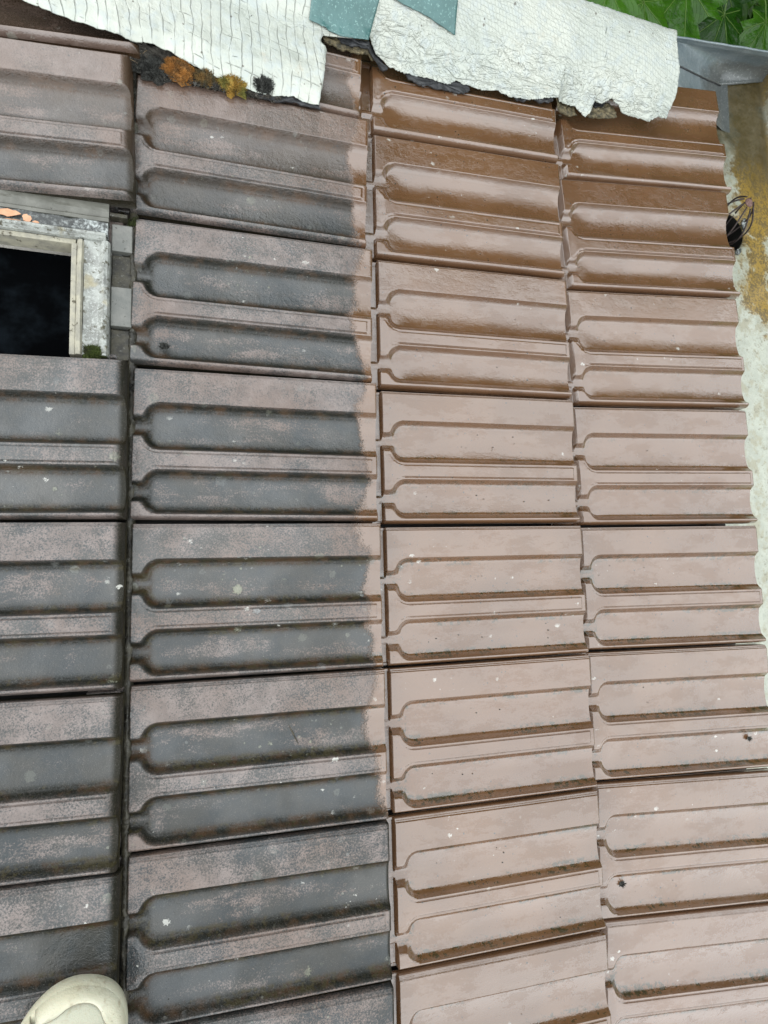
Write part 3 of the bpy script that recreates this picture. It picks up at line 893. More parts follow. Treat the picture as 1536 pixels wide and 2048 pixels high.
# ------------------------------------------------------------------ clumps of moss
def clump(name, loc, r, h, mat, label, cat='moss', group=None, seed=0, blades=500, parts=True, parent=None):
    rr = random.Random(seed)
    V, F = [], []
    nr, ns = 7, 22
    for i in range(nr + 1):
        f = i / nr
        for k in range(ns):
            th = 2 * math.pi * k / ns
            rad = r * math.sin(f * math.pi / 2) * (1 + 0.55 * nz3(math.cos(th) * 2.2 + seed, math.sin(th) * 2.2, seed))
            z = h * (math.cos(f * math.pi / 2) + 0.3 * nz3(math.cos(th) * f * 3, math.sin(th) * f * 3, seed + 5)) * (1 + 0.25 * nz3(math.cos(th) * 2 * f, math.sin(th) * 2 * f, seed + 2))
            V.append((rad * math.cos(th), rad * math.sin(th) * 0.8, z - 0.001))
    for i in range(nr):
        for k in range(ns):
            k2 = (k + 1) % ns
            F.append((i * ns + k, (i + 1) * ns + k, (i + 1) * ns + k2, i * ns + k2))
    for b in range(blades):
        th = rr.uniform(0, 2 * math.pi); f = math.sqrt(rr.random()) * 0.97
        rad = r * f * (1 + 0.55 * nz3(math.cos(th) * 2.2 + seed, math.sin(th) * 2.2, seed))
        z = h * math.sqrt(max(0, 1 - f * f))
        c = Vector((rad * math.cos(th), rad * math.sin(th) * 0.8, z - 0.0008))
        n = Vector((c.x / r, c.y / r, 0.6 * z / h + 0.25)).normalized()
        d = (n + Vector((rr.uniform(-.6, .6), rr.uniform(-.6, .6), rr.uniform(-.3, .5)))).normalized()
        ln = rr.uniform(0.0018, 0.0048); wd = rr.uniform(0.0004, 0.0009)
        s = d.cross(Vector((rr.random(), rr.random(), rr.random()))).normalized() * wd
        s2 = d.cross(s).normalized() * wd
        o = len(V)
        V += [tuple(c - s), tuple(c + s), tuple(c + s2), tuple(c + d * ln)]
        F += [(o, o + 1, o + 3), (o + 1, o + 2, o + 3), (o + 2, o, o + 3)]
    o = mesh(name, V, F, mat, parent)
    if parent is None:
        place(o, loc)
        tag(o, label, cat, group)
    else: o.location = loc
    return o

G = 'moss clumps along the edge of the white sheet'
clump('moss_clump', (0.0715, 0.6160, 0.011), 0.0200, 0.014, MAT['moss_orange'], 'large bright orange moss clump beside the grey dusty crust, leftmost orange one', group=G, seed=1, blades=1500)
clump('moss_clump', (0.0400, 0.6150, 0.006), 0.0230, 0.010, MAT['moss_black'], 'wide grey black crust left of the orange moss under the sheet edge', group=G, seed=2, blades=1500)
clump('moss_clump', (0.1060, 0.6125, 0.014), 0.0150, 0.011, MAT['moss_brown'], 'small round brown moss tuft between the two orange clumps', group=G, seed=3, blades=900)
clump('moss_clump', (0.1430, 0.6110, 0.015), 0.0215, 0.012, MAT['moss_yellow'], 'yellow green and orange moss cushion lapping onto the white sheet', group=G, seed=4, blades=1500)
clump('moss_clump', (0.1830, 0.6140, 0.020), 0.0165, 0.012, MAT['moss_black'], 'black shaggy moss lump, rightmost, on the white sheet', group=G, seed=5, blades=1200)
def crust():
    rr = random.Random(77)
    V, F = [], []
    path = [(0.012, 0.632, 0.011), (0.026, 0.622, 0.014), (0.050, 0.615, 0.013), (0.090, 0.6065, 0.007), (0.13, 0.6035, 0.005), (0.175, 0.6025, 0.0055), (0.206, 0.6010, 0.0035)]
    for k in range(9000):
        f = rr.random() ** 1.25 * (len(path) - 1.001); i = int(f); f -= i
        a, b = path[i], path[i + 1]
        wdt = a[2] * (1 - f) + b[2] * f
        x = a[0] * (1 - f) + b[0] * f + rr.gauss(0, 0.002); y = a[1] * (1 - f) + b[1] * f + rr.gauss(0, wdt * 0.55)
        z = 0.007 + 0.020 * max(0, x) / 0.3 + 0.004 * rr.random() * (1 + nz3(x * 120, y * 120, 3))
        r = rr.uniform(0.0004, 0.0016)
        d = [Vector((rr.gauss(0, 1), rr.gauss(0, 1), rr.gauss(0.2, 1))).normalized() * r * rr.uniform(.6, 1.4) for _ in range(4)]
        o = len(V); V += [(x + q.x - 0.02, y + q.y - 0.615, z + q.z) for q in d]
        F += [(o, o + 1, o + 2), (o, o + 2, o + 3), (o, o + 3, o + 1), (o + 1, o + 3, o + 2)]
    o = mesh('moss_crust', V, F, MAT['crust'])
    place(o, (0.02, 0.615, 0)); tag(o, 'crumbly dark crust of dead moss along the lower edge of the left white sheet', 'moss')
crust()
rs = random.Random(4)
sv = []
for k in range(16):                                   # bits of straw
    p0 = Vector((0.024 + rs.gauss(0, .006), 0.628 + rs.gauss(0, .007), 0.013)); a = rs.uniform(0, 3.1)
    d = Vector((math.cos(a), math.sin(a), rs.uniform(-.1, .3))) * rs.uniform(0.004, 0.010)
    sv.append(tube([p0 - Vector((0.024, 0.628, 0.013)), p0 + d * 0.5 + Vector((0, 0, .001)) - Vector((0.024, 0.628, 0.013)), p0 + d - Vector((0.024, 0.628, 0.013))], 0.00035, 4))
V, F = merge(sv)
MAT['straw'] = simple('old_straw', (0.20, 0.14, 0.07), (0.10, 0.07, 0.04), 200, 0.7)
o = mesh('straw_tuft', V, F, MAT['straw']); place(o, (0.024, 0.628, 0.013)); tag(o, 'tuft of old straw bits in the corner under the left white sheet', 'straw')
clump('moss_clump', (-0.0270, 0.2165, 0.004), 0.0130, 0.009, MAT['moss_green'], 'dark moss with green tip at the lower corner of the roof window', group=None, seed=6, blades=800)
clump('dirt_lump', (0.0545, 0.2365, 0.000), 0.0055, 0.003, MAT['moss_black'], 'small dark dirt lump at the pan head beside the roof window', 'dirt', seed=7, blades=120)
clump('moss_clump', (0.0170, 0.4020, -0.010), 0.0075, 0.010, MAT['moss_green'], 'small dark green moss tuft in the joint at the upper corner of the roof window', seed=16, blades=400)
clump('dirt_lump', (0.0180, 0.1800, -0.010), 0.0060, 0.008, MAT['moss_black'], 'dark dirt lump in the joint below the roof window', 'dirt', seed=8, blades=120)
clump('dirt_lump', (0.7215, -0.5540, -0.0070), 0.0048, 0.003, MAT['moss_black'], 'heart shaped black flake in a clean pan at lower right', 'dirt', seed=9, blades=60)
clump('dirt_lump', (0.9830, -0.3622, 0.0130), 0.0038, 0.002, MAT['moss_black'], 'tiny dark seed husk in a clean pan near the right edge', 'dirt', seed=10, blades=40)


# ------------------------------------------------------------------ white sheets over the verge
def zs(x, y):
    U = [0, .336, .664, 1.028]
    def frac(d):
        if x < 0: return 1.0
        k = max(i for i in range(4) if x >= U[i]) if x < 1.028 else 2
        u = (x - U[k]) / .34
        return u + (1 - u) * math.exp(-(x - U[k]) / d) if k or x >= 0 else u
    lowb = .010 + .022 * frac(.012)
    hib = .024 + .010 * frac(.08)
    f = min(max((y - 0.70) / 0.05, 0), 1) if x > 0.27 else min(max((y - 0.605) / 0.04, 0), 1)
    b = lowb + (hib - lowb) * f
    t = min(max((y - .71) / .13, 0), 1); t = t * t * (3 - 2 * t)
    z = b + .004 + (.085 - b - .004) * t
    if y > .84: z -= (y - .84) * 1.6
    return z


def interp_poly(P, x):
    for i in range(len(P) - 1):
        if P[i][0] <= x <= P[i + 1][0]:
            f = (x - P[i][0]) / max(1e-9, P[i + 1][0] - P[i][0])
            return P[i][1] * (1 - f) + P[i + 1][1] * f
    return P[0][1] if x < P[0][0] else P[-1][1]


def strip_sheet(name, bottom, x0, x1, ytop, mat, parent, nx, ny, crumple, seed, xr=None, rag=0.0012, yshear=0.0):
    """draped sheet: columns at x, from the ragged lower edge up over the verge; xr(y) trims the right end"""
    V, F = [], []
    for i in range(nx + 1):
        u = i / nx
        xb = x0 + (x1 - x0) * u
        yb = interp_poly(bottom, xb) + rag * nz3(xb * 420, seed, 1) + rag * 0.8 * nz3(xb * 1100, seed, 9)
        for j in range(ny + 1):
            v = (j / ny)
            y = yb + (ytop - yb) * v ** 1.25
            x = xb
            if xr:
                lim = xr(y); x = x0 + (min(x1, 10) - x0) * u if lim is None else x0 + (lim - x0) * u
            z = zs(x, y)
            e = crumple * (1.6 * nz3(x * 26, y * 55, seed) + 0.9 * nz3(x * 70, y * 130, seed + 3) + 0.5 * nz3(x * 160, y * 260, seed + 5))
            e *= 1.0 if y < 0.78 else 0.5
            edge = math.exp(-((y - yb) / 0.006) ** 2)
            z += e + 0.0010 - edge * 0.0025 + edge * 0.0022 * nz3(x * 90, 3, seed)
            V.append((x, y, z))
    m = ny + 1
    for i in range(nx):
        for j in range(ny):
            a = i * m + j
            F.append((a, a + m, a + m + 1, a + 1))
    # thickness
    n = len(V)
    V += [(x, y, z - 0.0013) for x, y, z in V]
    F += [tuple(reversed([q + n for q in f])) for f in F]
    for i in range(nx):
        a, b = i * m, (i + 1) * m
        F.append((a, a + n, b + n, b)); a, b = i * m + ny, (i + 1) * m + ny
        F.append((b, b + n, a + n, a))
    for j in range(ny):
        a = j; F.append((a + 1, a + 1 + n, a + n, a)); a = nx * m + j
        F.append((a, a + n, a + 1 + n, a + 1))
    return mesh(name, V, F, mat, parent, True)


LB = [(-0.36, 0.700), (-0.1215, 0.6466), (-0.1056, 0.6416), (-0.0785, 0.6365), (-0.0509, 0.6326), (-0.0226, 0.6293), (0.0116, 0.6300), (0.035, 0.6340), (0.0537, 0.6310), (0.0725, 0.6256), (0.0948, 0.6182), (0.1173, 0.612), (0.1501, 0.6069), (0.1768, 0.6018), (0.2026, 0.6024), (0.2247, 0.6068), (0.2261, 0.604), (0.2421, 0.6011), (0.2598, 0.6007)]
LR = [(0.6007, 0.2598), (0.6426, 0.2663), (0.6745, 0.2705), (0.6866, 0.2722), (0.692, 0.2615), (0.7000, 0.2640), (0.7067, 0.2675), (0.7110, 0.3000), (0.7160, 0.3300), (0.726, 0.3455), (0.80, 0.350), (1.0, 0.352)]
def lr(y):
    b = interp_poly(LR, y)
    return b + 0.0012 * nz3(y * 500, 0, 2)

st1 = empty('flashing_sheet', (0, 0, 0))
tag(st1, 'white aluminium faced sheet with ribbed creases, draped over the upper left verge', 'flashing')
s1 = strip_sheet('sheet', LB, -0.36, 0.2598, 0.99, MAT['strip_ribbed'], st1, 240, 90, 0.0007, 1, lr, 0.0010)

RB = [(0.336, 0.7210), (0.3498, 0.7114), (0.3691, 0.7032), (0.3965, 0.6966), (0.4368, 0.6966), (0.4695, 0.6924), (0.4824, 0.7018), (0.5032, 0.6975), (0.5201, 0.695), (0.5548, 0.6993), (0.5763, 0.6932), (0.6074, 0.6932), (0.6489, 0.7048), (0.6823, 0.7134), (0.7062, 0.7134), (0.7297, 0.7023), (0.7371, 0.7101), (0.7393, 0.726), (0.7542, 0.7246), (0.7721, 0.7345), (0.7885, 0.7284), (0.7997, 0.7185), (0.8303, 0.7177), (0.8541, 0.7148), (0.8712, 0.7243), (0.8899, 0.7264)]
RR = [(0.70, 0.8899), (0.7353, 0.8933), (0.7478, 0.8968), (0.7582, 0.9), (0.7707, 0.8975), (0.7857, 0.8934), (0.8024, 0.8835), (0.8143, 0.8780), (0.8230, 0.8740), (0.86, 0.873), (1.1, 0.873)]
st2 = empty('flashing_sheet', (0, 0, 0))
tag(st2, 'crumpled white aluminium sheet with torn lower edge, draped over the upper right verge', 'flashing')
s2 = strip_sheet('sheet', RB, 0.336, 0.89, 0.99, MAT['strip_crumpled'], st2, 300, 100, 0.0011, 11, lambda y: interp_poly(RR, y) + 0.0015 * nz3(y * 300, 0, 4), 0.0022)

# torn black backing showing below the sheets
def torn(name, poly, z, parent, mat, seed, dz=0.003):
    r = random.Random(seed)
    P = []
    n = len(poly)
    for i in range(n):
        a, b = Vector(poly[i]), Vector(poly[(i + 1) % n])
        m = max(2, int((b - a).length / 0.003))
        for k in range(m):
            p = a.lerp(b, k / m)
            P.append((p.x + r.uniform(-.0011, .0011), p.y + r.uniform(-.0011, .0011)))
    c = Vector((sum(p[0] for p in P) / len(P), sum(p[1] for p in P) / len(P)))
    V, F = [], []
    n = len(P)
    for s in (1.0, 0.66, 0.33):
        for p in P:
            x, y = c.x + (p[0] - c.x) * s, c.y + (p[1] - c.y) * s
            V.append((x, y, zs(x, min(y, 0.70)) + z + dz * nz3(x * 130, y * 130, seed)))
    V.append((c.x, c.y, zs(c.x, min(c.y, .70)) + z))
    for ring in range(2):
        for i in range(n):
            a, b = ring * n + i, ring * n + (i + 1) % n
            F.append((a, b, b + n, a + n))
    for i in range(n): F.append((2 * n + i, 2 * n + (i + 1) % n, 3 * n))
    V += [(x, y, q - 0.002) for (x, y, q) in V[:n]]
    for i in range(n):
        F.append((i, 3 * n + 1 + i, 3 * n + 1 + (i + 1) % n, (i + 1) % n))
    return mesh(name, V, F, mat, parent)

torn('torn_backing', [(0.398, 0.701), (0.405, 0.690), (0.428, 0.683), (0.432, 0.686), (0.455, 0.683), (0.497, 0.684), (0.506, 0.692), (0.500, 0.702), (0.45, 0.706)], -0.0035, st2, MAT['bitumen'], 3)
torn('torn_backing', [(0.573, 0.702), (0.590, 0.690), (0.603, 0.690), (0.608, 0.697), (0.60, 0.705)], -0.0035, st2, MAT['bitumen'], 4)
torn('torn_backing', [(0.612, 0.698), (0.630, 0.694), (0.648, 0.699), (0.656, 0.703), (0.650, 0.710), (0.62, 0.706)], -0.0035, st2, MAT['bitumen'], 5)
torn('torn_backing', [(0.660, 0.712), (0.672, 0.701), (0.70, 0.700), (0.715, 0.705), (0.71, 0.72), (0.68, 0.72)], -0.0045, st2, MAT['felt_dirt'], 6)
torn('torn_backing', [(0.729, 0.714), (0.740, 0.706), (0.775, 0.711), (0.796, 0.716), (0.79, 0.737), (0.76, 0.742), (0.738, 0.735)], -0.0045, st2, MAT['felt_dirt'], 7)
torn('torn_backing', [(0.744, 0.731), (0.752, 0.724), (0.768, 0.729), (0.772, 0.738), (0.755, 0.742)], -0.0015, st2, MAT['bitumen'], 8)
torn('torn_backing', [(0.260, 0.716), (0.270, 0.704), (0.300, 0.697), (0.330, 0.698), (0.352, 0.706), (0.35, 0.724), (0.30, 0.718)], -0.0060, st1, MAT['felt_dirt'], 9)
torn('torn_backing', [(0.288, 0.716), (0.295, 0.705), (0.320, 0.704), (0.345, 0.706), (0.366, 0.694), (0.372, 0.700), (0.352, 0.719), (0.32, 0.716)], -0.0030, st1, MAT['bitumen'], 10)
torn('torn_backing', [(0.170, 0.602), (0.176, 0.5975), (0.20, 0.5965), (0.226, 0.6000), (0.245, 0.5965), (0.262, 0.5965), (0.26, 0.604), (0.21, 0.607)], -0.0040, st1, MAT['bitumen'], 11, 0.001)

torn('torn_backing', [(0.012, 0.640), (0.018, 0.618), (0.035, 0.601), (0.075, 0.600), (0.12, 0.5985), (0.17, 0.5985), (0.205, 0.5965), (0.215, 0.606), (0.16, 0.615), (0.10, 0.625), (0.05, 0.642)], -0.0160, st1, MAT['crust'], 12, 0.004)
# blue green tape
def tape(poly_rows, label, seed, name='tape_patch'):
    """rows of equal length from upper to lower edge"""
    o0 = poly_rows[len(poly_rows) // 2][1]
    V, F = [], []
    nu, nv = 26, 26
    R_ = len(poly_rows)
    for i in range(nv + 1):
        f = i / nv * (R_ - 1); k = min(int(f), R_ - 2); f -= k
        ra, rb = poly_rows[k], poly_rows[k + 1]
        for j in range(nu + 1):
            g_ = j / nu * (len(ra) - 1); q = min(int(g_), len(ra) - 2); g_ -= q
            pa = Vector(ra[q]).lerp(Vector(ra[q + 1]), g_); pb = Vector(rb[q]).lerp(Vector(rb[q + 1]), g_)
            p = pa.lerp(pb, f)
            z = zs(p.x, p.y) + 0.0035 + 0.0022 * abs(nz3(p.x * 60 + p.y * 25, p.y * 30 - p.x * 10, seed)) + 0.0006 * nz3(p.x * 200, p.y * 200, seed)
            V.append((p.x - o0[0], p.y - o0[1], z))
    m = nu + 1
    for i in range(nv):
        for j in range(nu):
            a = i * m + j
            F.append((a, a + m, a + m + 1, a + 1))
    n = len(V)
    V += [(x, y, z - 0.0008) for x, y, z in V]
    F += [tuple(reversed([q + n for q in f])) for f in F]
    ring = [j for j in range(m)] + [i * m + nu for i in range(1, nv + 1)] + [nv * m + j for j in range(nu - 1, -1, -1)] + [i * m for i in range(nv - 1, 0, -1)]
    for k in range(len(ring)):
        a, b = ring[k], ring[(k + 1) % len(ring)]
        F.append((a, b, b + n, a + n))
    o = mesh(name, V, F, MAT['tape'], None, True)
    place(o, (o0[0], o0[1], 0)); tag(o, label, 'tape', 'teal tape patches on the white sheets')
    return o
tape([[(0.250, 0.80), (0.30, 0.80), (0.349, 0.80)], [(0.2476, 0.7458), (0.30, 0.752), (0.3455, 0.7617)], [(0.2454, 0.7189), (0.2908, 0.7088), (0.3335, 0.7120)]], 'smaller blue green tape patch with folded lower hem, between the two sheets', 5)
tape([[(0.3445, 0.82), (0.40, 0.83), (0.4619, 0.84)], [(0.3460, 0.785), (0.41, 0.790), (0.4653, 0.7950)], [(0.3473, 0.7712), (0.4225, 0.7614), (0.4705, 0.7510)]], 'pointed blue green tape patch on the crumpled right hand sheet', 15)

# ------------------------------------------------------------------ zinc at the verge end and gutter
gt = empty('zinc_gutter', (1.15, 0.3, -0.06))
tag(gt, 'zinc gutter along the tile ends, stained ochre with rust and silt', 'gutter')
GX, GY, GZ = 1.15, 0.3, -0.06
HX, HYc, HR = 1.138, 0.610, 0.041                      # outlet
def gz(x):
    t = min(max((x - 1.262) / 0.03, 0), 1)
    a = min(max((1.03 - x) / 0.03, 0), 1)
    return -0.06 + 0.055 * t * t * (3 - 2 * t) + 0.02 * a
V, F = [], []
def gpt(x, y): V.append((x - GX, y - GY, gz(x) - GZ + 0.0012 * nz3(x * 14, y * 9, 3))); return len(V) - 1
xs = list(np.linspace(0.985, 1.07, 6)) + list(np.linspace(1.085, 1.20, 8)) + [1.22, 1.242] + list(np.linspace(1.262, 1.30, 8)) + [1.36]
ys = list(np.linspace(-1.1, 0.53, 60)) + list(np.linspace(0.555, 0.67, 8)) + list(np.linspace(0.69, 0.99, 14))
bx0, bx1, by0, by1 = 1.085, 1.20, 0.555, 0.67
idx = {}
for i, x in enumerate(xs):
    for j, y in enumerate(ys): idx[i, j] = gpt(x, y)
ix0 = min(range(len(xs)), key=lambda i: abs(xs[i] - bx0)); ix1 = min(range(len(xs)), key=lambda i: abs(xs[i] - bx1))
jy0 = min(range(len(ys)), key=lambda i: abs(ys[i] - by0)); jy1 = min(range(len(ys)), key=lambda i: abs(ys[i] - by1))
for i in range(len(xs) - 1):
    for j in range(len(ys) - 1):
        if ix0 <= i < ix1 and jy0 <= j < jy1: continue
        F.append((idx[i, j], idx[i + 1, j], idx[i + 1, j + 1], idx[i, j + 1]))
ring = [idx[i, jy0] for i in range(ix0, ix1)] + [idx[ix1, j] for j in range(jy0, jy1)] + [idx[i, jy1] for i in range(ix1, ix0, -1)] + [idx[ix0, j] for j in range(jy1, jy0, -1)]
loops = [ring]
for rr_, dz in ((1.25, -0.001), (1.06, -0.003), (1.0, -0.008)):
    lp = []
    for a in ring:
        p = V[a]; th = math.atan2(p[1] + GY - HYc, p[0] + GX - HX)
        V.append((HX + HR * rr_ * math.cos(th) - GX, HYc + HR * rr_ * math.sin(th) - GY, dz)); lp.append(len(V) - 1)
    loops.append(lp)
for a, b in zip(loops, loops[1:]):
    for k in range(len(a)):
        k2 = (k + 1) % len(a)
        F.append((a[k], a[k2], b[k2], b[k]))
mesh('gutter_trough', V, F, MAT['gutter'], gt, True)
pv = []
for z in (-0.008, -0.25):
    for k in range(24):
        th = 2 * math.pi * k / 24
        pv.append((HX + HR * math.cos(th) - GX, HYc + HR * math.sin(th) - GY, z))
pf = [(k, (k + 1) % 24, 24 + (k + 1) % 24, 24 + k) for k in range(24)] + [tuple(24 + k for k in range(24))]
mesh('outlet_pipe', pv, pf, MAT['hole'], gt, True)
# solder collar and scrap beside the outlet
for k, (dx, dy, a, rx, ry) in enumerate([(0.012, -0.046, 0.6, 0.012, 0.006), (0.035, 0.018, 1.2, 0.016, 0.007)]):
    cpts = [(p[0] * math.cos(a) - p[1] * math.sin(a), p[0] * math.sin(a) + p[1] * math.cos(a)) for p in ragged(rx, ry, 14, 0.35, k + 40)]
    blob_plate('solder_patch', HX + dx - GX, HYc + dy - GY, 0.001, cpts, MAT['darkframe'], gt, 0.002)

# strainer: rusty wire balloon over the outlet
stn = empty('leaf_strainer', (HX, HYc, -0.063))
tag(stn, 'rusty wire balloon strainer standing in the gutter outlet beside the tiles', 'strainer')
hub = Vector((1.1400 - HX, 0.6430 - HYc, 0.045))
hb, hf = [], []
for i in range(6):
    f = i / 5
    for k in range(14):
        th = 2 * math.pi * k / 14
        r = 0.0092 * math.sin(math.pi * (0.08 + 0.84 * f)) ** 0.5 * (1 + 0.14 * nz3(k * 1.7, i, 1))
        hb.append((hub.x + r * math.cos(th), hub.y + r * math.sin(th), hub.z + 0.007 * (0.5 - f)))
for i in range(5):
    for k in range(14):
        k2 = (k + 1) % 14
        hf.append((i * 14 + k, (i + 1) * 14 + k, (i + 1) * 14 + k2, i * 14 + k2))
hf.append(tuple(range(14))); hf.append(tuple(reversed(range(70, 84))))
mesh('hub', hb, hf, MAT['hub'], stn)
for k in range(8):
    th = 2 * math.pi * (k + 0.3) / 8
    d = Vector((math.cos(th), math.sin(th), 0))
    pts = []
    for i in range(15):
        f = i / 14
        bulge = 0.036 * math.sin(math.pi * min(1, f * 1.15)) ** 0.8 if f < 0.87 else 0.036 * math.sin(math.pi * 0.13) ** 0.8
        rad = 0.007 + (0.030 * math.sin(math.pi * (0.06 + 0.80 * f)))
        base = hub.lerp(Vector((0, 0, -0.03)), f)
        pts.append(base + d * rad + Vector((0, 0, 0.006 * math.sin(math.pi * f))))
    v_, f_ = tube(pts, 0.0017, 6)
    mesh('wire', v_, f_, MAT['wire'], stn, True)

# curved zinc stop at the gutter head
zc = empty('zinc_verge_end', (1.1, 0.93, -0.03))
tag(zc, 'blue grey curved zinc upstand closing the gutter head beside the leaves', 'zinc upstand')
CR = [(0.925, 0.857, 0.020), (0.942, 0.862, 0.013), (1.015, 0.884, -0.012), (1.08, 0.904, -0.034), (1.139, 0.926, -0.056), (1.278, 0.972, -0.057), (1.55, 1.06, -0.057)]
def crz(x): return interp_poly([(p[0], p[1]) for p in CR], x), interp_poly([(p[0], p[2]) for p in CR], x)
V, F = [], []
nx_, m = 60, 17
for i in range(nx_ + 1):
    x = 0.935 + (1.50 - 0.935) * i / nx_
    y0, z0 = crz(x)
    ry, rz_ = 0.912 + (x - 0.948) * 0.150, 0.020
    bul = 0.018 * min(1, (x - 0.93) / 0.15)
    for k in range(m):
        if k < 14:
            a = k / 13 * math.pi / 2
            yy = y0 + (ry - y0) * math.sin(a) + bul * math.sin(2 * a); zz = z0 + (rz_ - 0.010 - z0) * (1 - math.cos(a)) ** 0.9
        else:
            yy = ry - 0.0015 * (k - 13) * 0.4 + 0.001; zz = rz_ - 0.010 + 0.0033 * (k - 13)
        V.append((x - 1.1, yy - 0.93, zz + 0.03 + 0.0010 * nz3(x * 30, yy * 60, 4)))
for i in range(nx_):
    for k in range(m - 1):
        a = i * m + k
        F.append((a, a + m, a + m + 1, a + 1))
n = len(V); V += [(x, y + 0.0012, z - 0.0008) for x, y, z in V]; F += [tuple(reversed([q + n for q in f])) for f in F]
for i in range(nx_):
    for b in (0, m - 1):
        a = i * m + b; F.append((a, a + n, a + m + n, a + m) if b == 0 else (a, a + m, a + m + n, a + n))
for b in (0, nx_):
    for k in range(m - 1):
        a = b * m + k; F.append((a, a + 1, a + 1 + n, a + n))
mesh('upstand_sheet', V, F, MAT['zinc'], zc, True)
rp = [(V[i * m + m - 1][0], V[i * m + m - 1][1], V[i * m + m - 1][2]) for i in range(nx_ + 1)]
v_, f_ = tube(rp, 0.0022, 8)
mesh('rolled_rim', v_, f_, MAT['zinc'], zc, True)
# flat zinc apron behind the last tiles, with its soldered seam
V, F = [], []
for i in range(24):
    x = 0.86 + 0.30 * i / 23
    yc_, zc_ = crz(x)
    for k in range(8):
        f = k / 7
        y = 0.828 * (1 - f) + (yc_ + 0.002) * f
        z = (min(0.0, zc_) - 0.004) * (1 - f) + zc_ * f
        V.append((x - 1.1, y - 0.93, z + 0.03 + 0.0008 * nz3(x * 40, y * 40)))
for i in range(23):
    for k in range(7):
        a = i * 8 + k; F.append((a, a + 8, a + 9, a + 1))
mesh('apron', V, F, MAT['zinc'], zc, True)
v_, f_ = tube([(p[0] - 1.1, p[1] - 0.93, p[2] + 0.03 + 0.0006) for p in CR[1:5]], 0.0016, 6)
mesh('solder_seam', v_, f_, MAT['bitumen'], zc, True)

# ------------------------------------------------------------------ tree
OUT = [(0.0, -0.03), (0.12, -0.16), (0.30, -0.22), (0.25, -0.08), (0.50, -0.06), (0.42, 0.08), (0.66, 0.24), (0.50, 0.30), (0.56, 0.52), (0.36, 0.42), (0.24, 0.50), (0.30, 0.72), (0.14, 0.78), (0.0, 1.02)]
OUT = OUT + [(-x, y) for x, y in reversed(OUT[1:-1])]
def leaf_geo(size, curl, droop, seed):
    r = random.Random(seed)
    V, U, F = [], [], []
    n = len(OUT)
    def zz(x, y):
        ang = math.atan2(x, y + 0.02); rad = math.hypot(x, y)
        fold = abs(((ang / 0.72 + 0.5) % 1) - 0.5) * 2
        return (-0.10 * fold * rad * 1.2 + curl * x * x - droop * y * y * 0.6 + 0.05 * nz3(x * 3 + seed, y * 3, seed))
    for s in (1.0, 0.62, 0.28):
        for (x, y) in OUT:
            x2, y2 = x * s, (y - 0.02) * s + 0.02
            V.append((x2 * size, y2 * size, zz(x2, y2) * size)); U.append((x2, y2))
    V.append((0, 0.02 * size, 0)); U.append((0, 0.02))
    for ring_ in range(2):
        for i in range(n):
            a, b = ring_ * n + i, ring_ * n + (i + 1) % n
            F.append((a, b, b + n, a + n))
    for i in range(n): F.append((2 * n + i, 2 * n + (i + 1) % n, 3 * n))
    # petiole
    o = len(V)
    pt = [(0, 0.02, 0.004), (0.01, -0.25, -0.02), (0.03, -0.55, -0.10)]
    tv, tf = tube([(a * size, b * size, c * size) for a, b, c in pt], 0.012 * size, 4)
    V += tv; U += [(0.0, 0.05)] * len(tv); F += [tuple(q + o for q in f) for f in tf]
    return V, F, U
tree = empty('maple_tree', (2.35, 2.2, 0))
trunk_base = M.inverted() @ Vector(((M @ Vector((2.35, 2.2, 0))).x, (M @ Vector((2.35, 2.2, 0))).y, 0))
tree.matrix_world = Matrix.Translation(((M @ Vector((2.35, 2.2, 0))).x, (M @ Vector((2.35, 2.2, 0))).y, 0))
tag(tree, 'broad leaved tree with wet green lobed leaves beyond the verge', 'tree')
tree_inv = tree.matrix_world.inverted()
def rp_(p): return tree_inv @ (M @ Vector(p))           # roof point -> tree space
trk = [(0, 0, 0), (0.03, 0.02, 0.9), (-0.02, 0.05, 1.8), (0.05, 0.0, 2.6), (0.0, 0.06, 3.4), (0.04, 0.02, 4.3)]
v_, f_ = tube(trk, [0.13, 0.11, 0.095, 0.08, 0.055, 0.02], 10)
trunk_o = mesh('trunk', v_, f_, MAT['bark'], tree, True)
for k in range(9):
    z0 = 1.7 + 0.3 * k
    end = rp_((random.uniform(1.1, 3.4), random.uniform(1.35, 3.2), random.uniform(-0.7, 1.0)))
    st = Vector((0.0, 0.02, min(z0, 3.6)))
    midp = st.lerp(end, 0.5) + Vector((0, 0, 0.18))
    v_, f_ = tube([st, st.lerp(midp, 0.5) + Vector((0, 0, 0.05)), midp, midp.lerp(end, 0.5) + Vector((0, 0, .03)), end], [0.04, 0.032, 0.024, 0.015, 0.006], 7)
    mesh('branch', v_, f_, MAT['bark'], trunk_o, True)

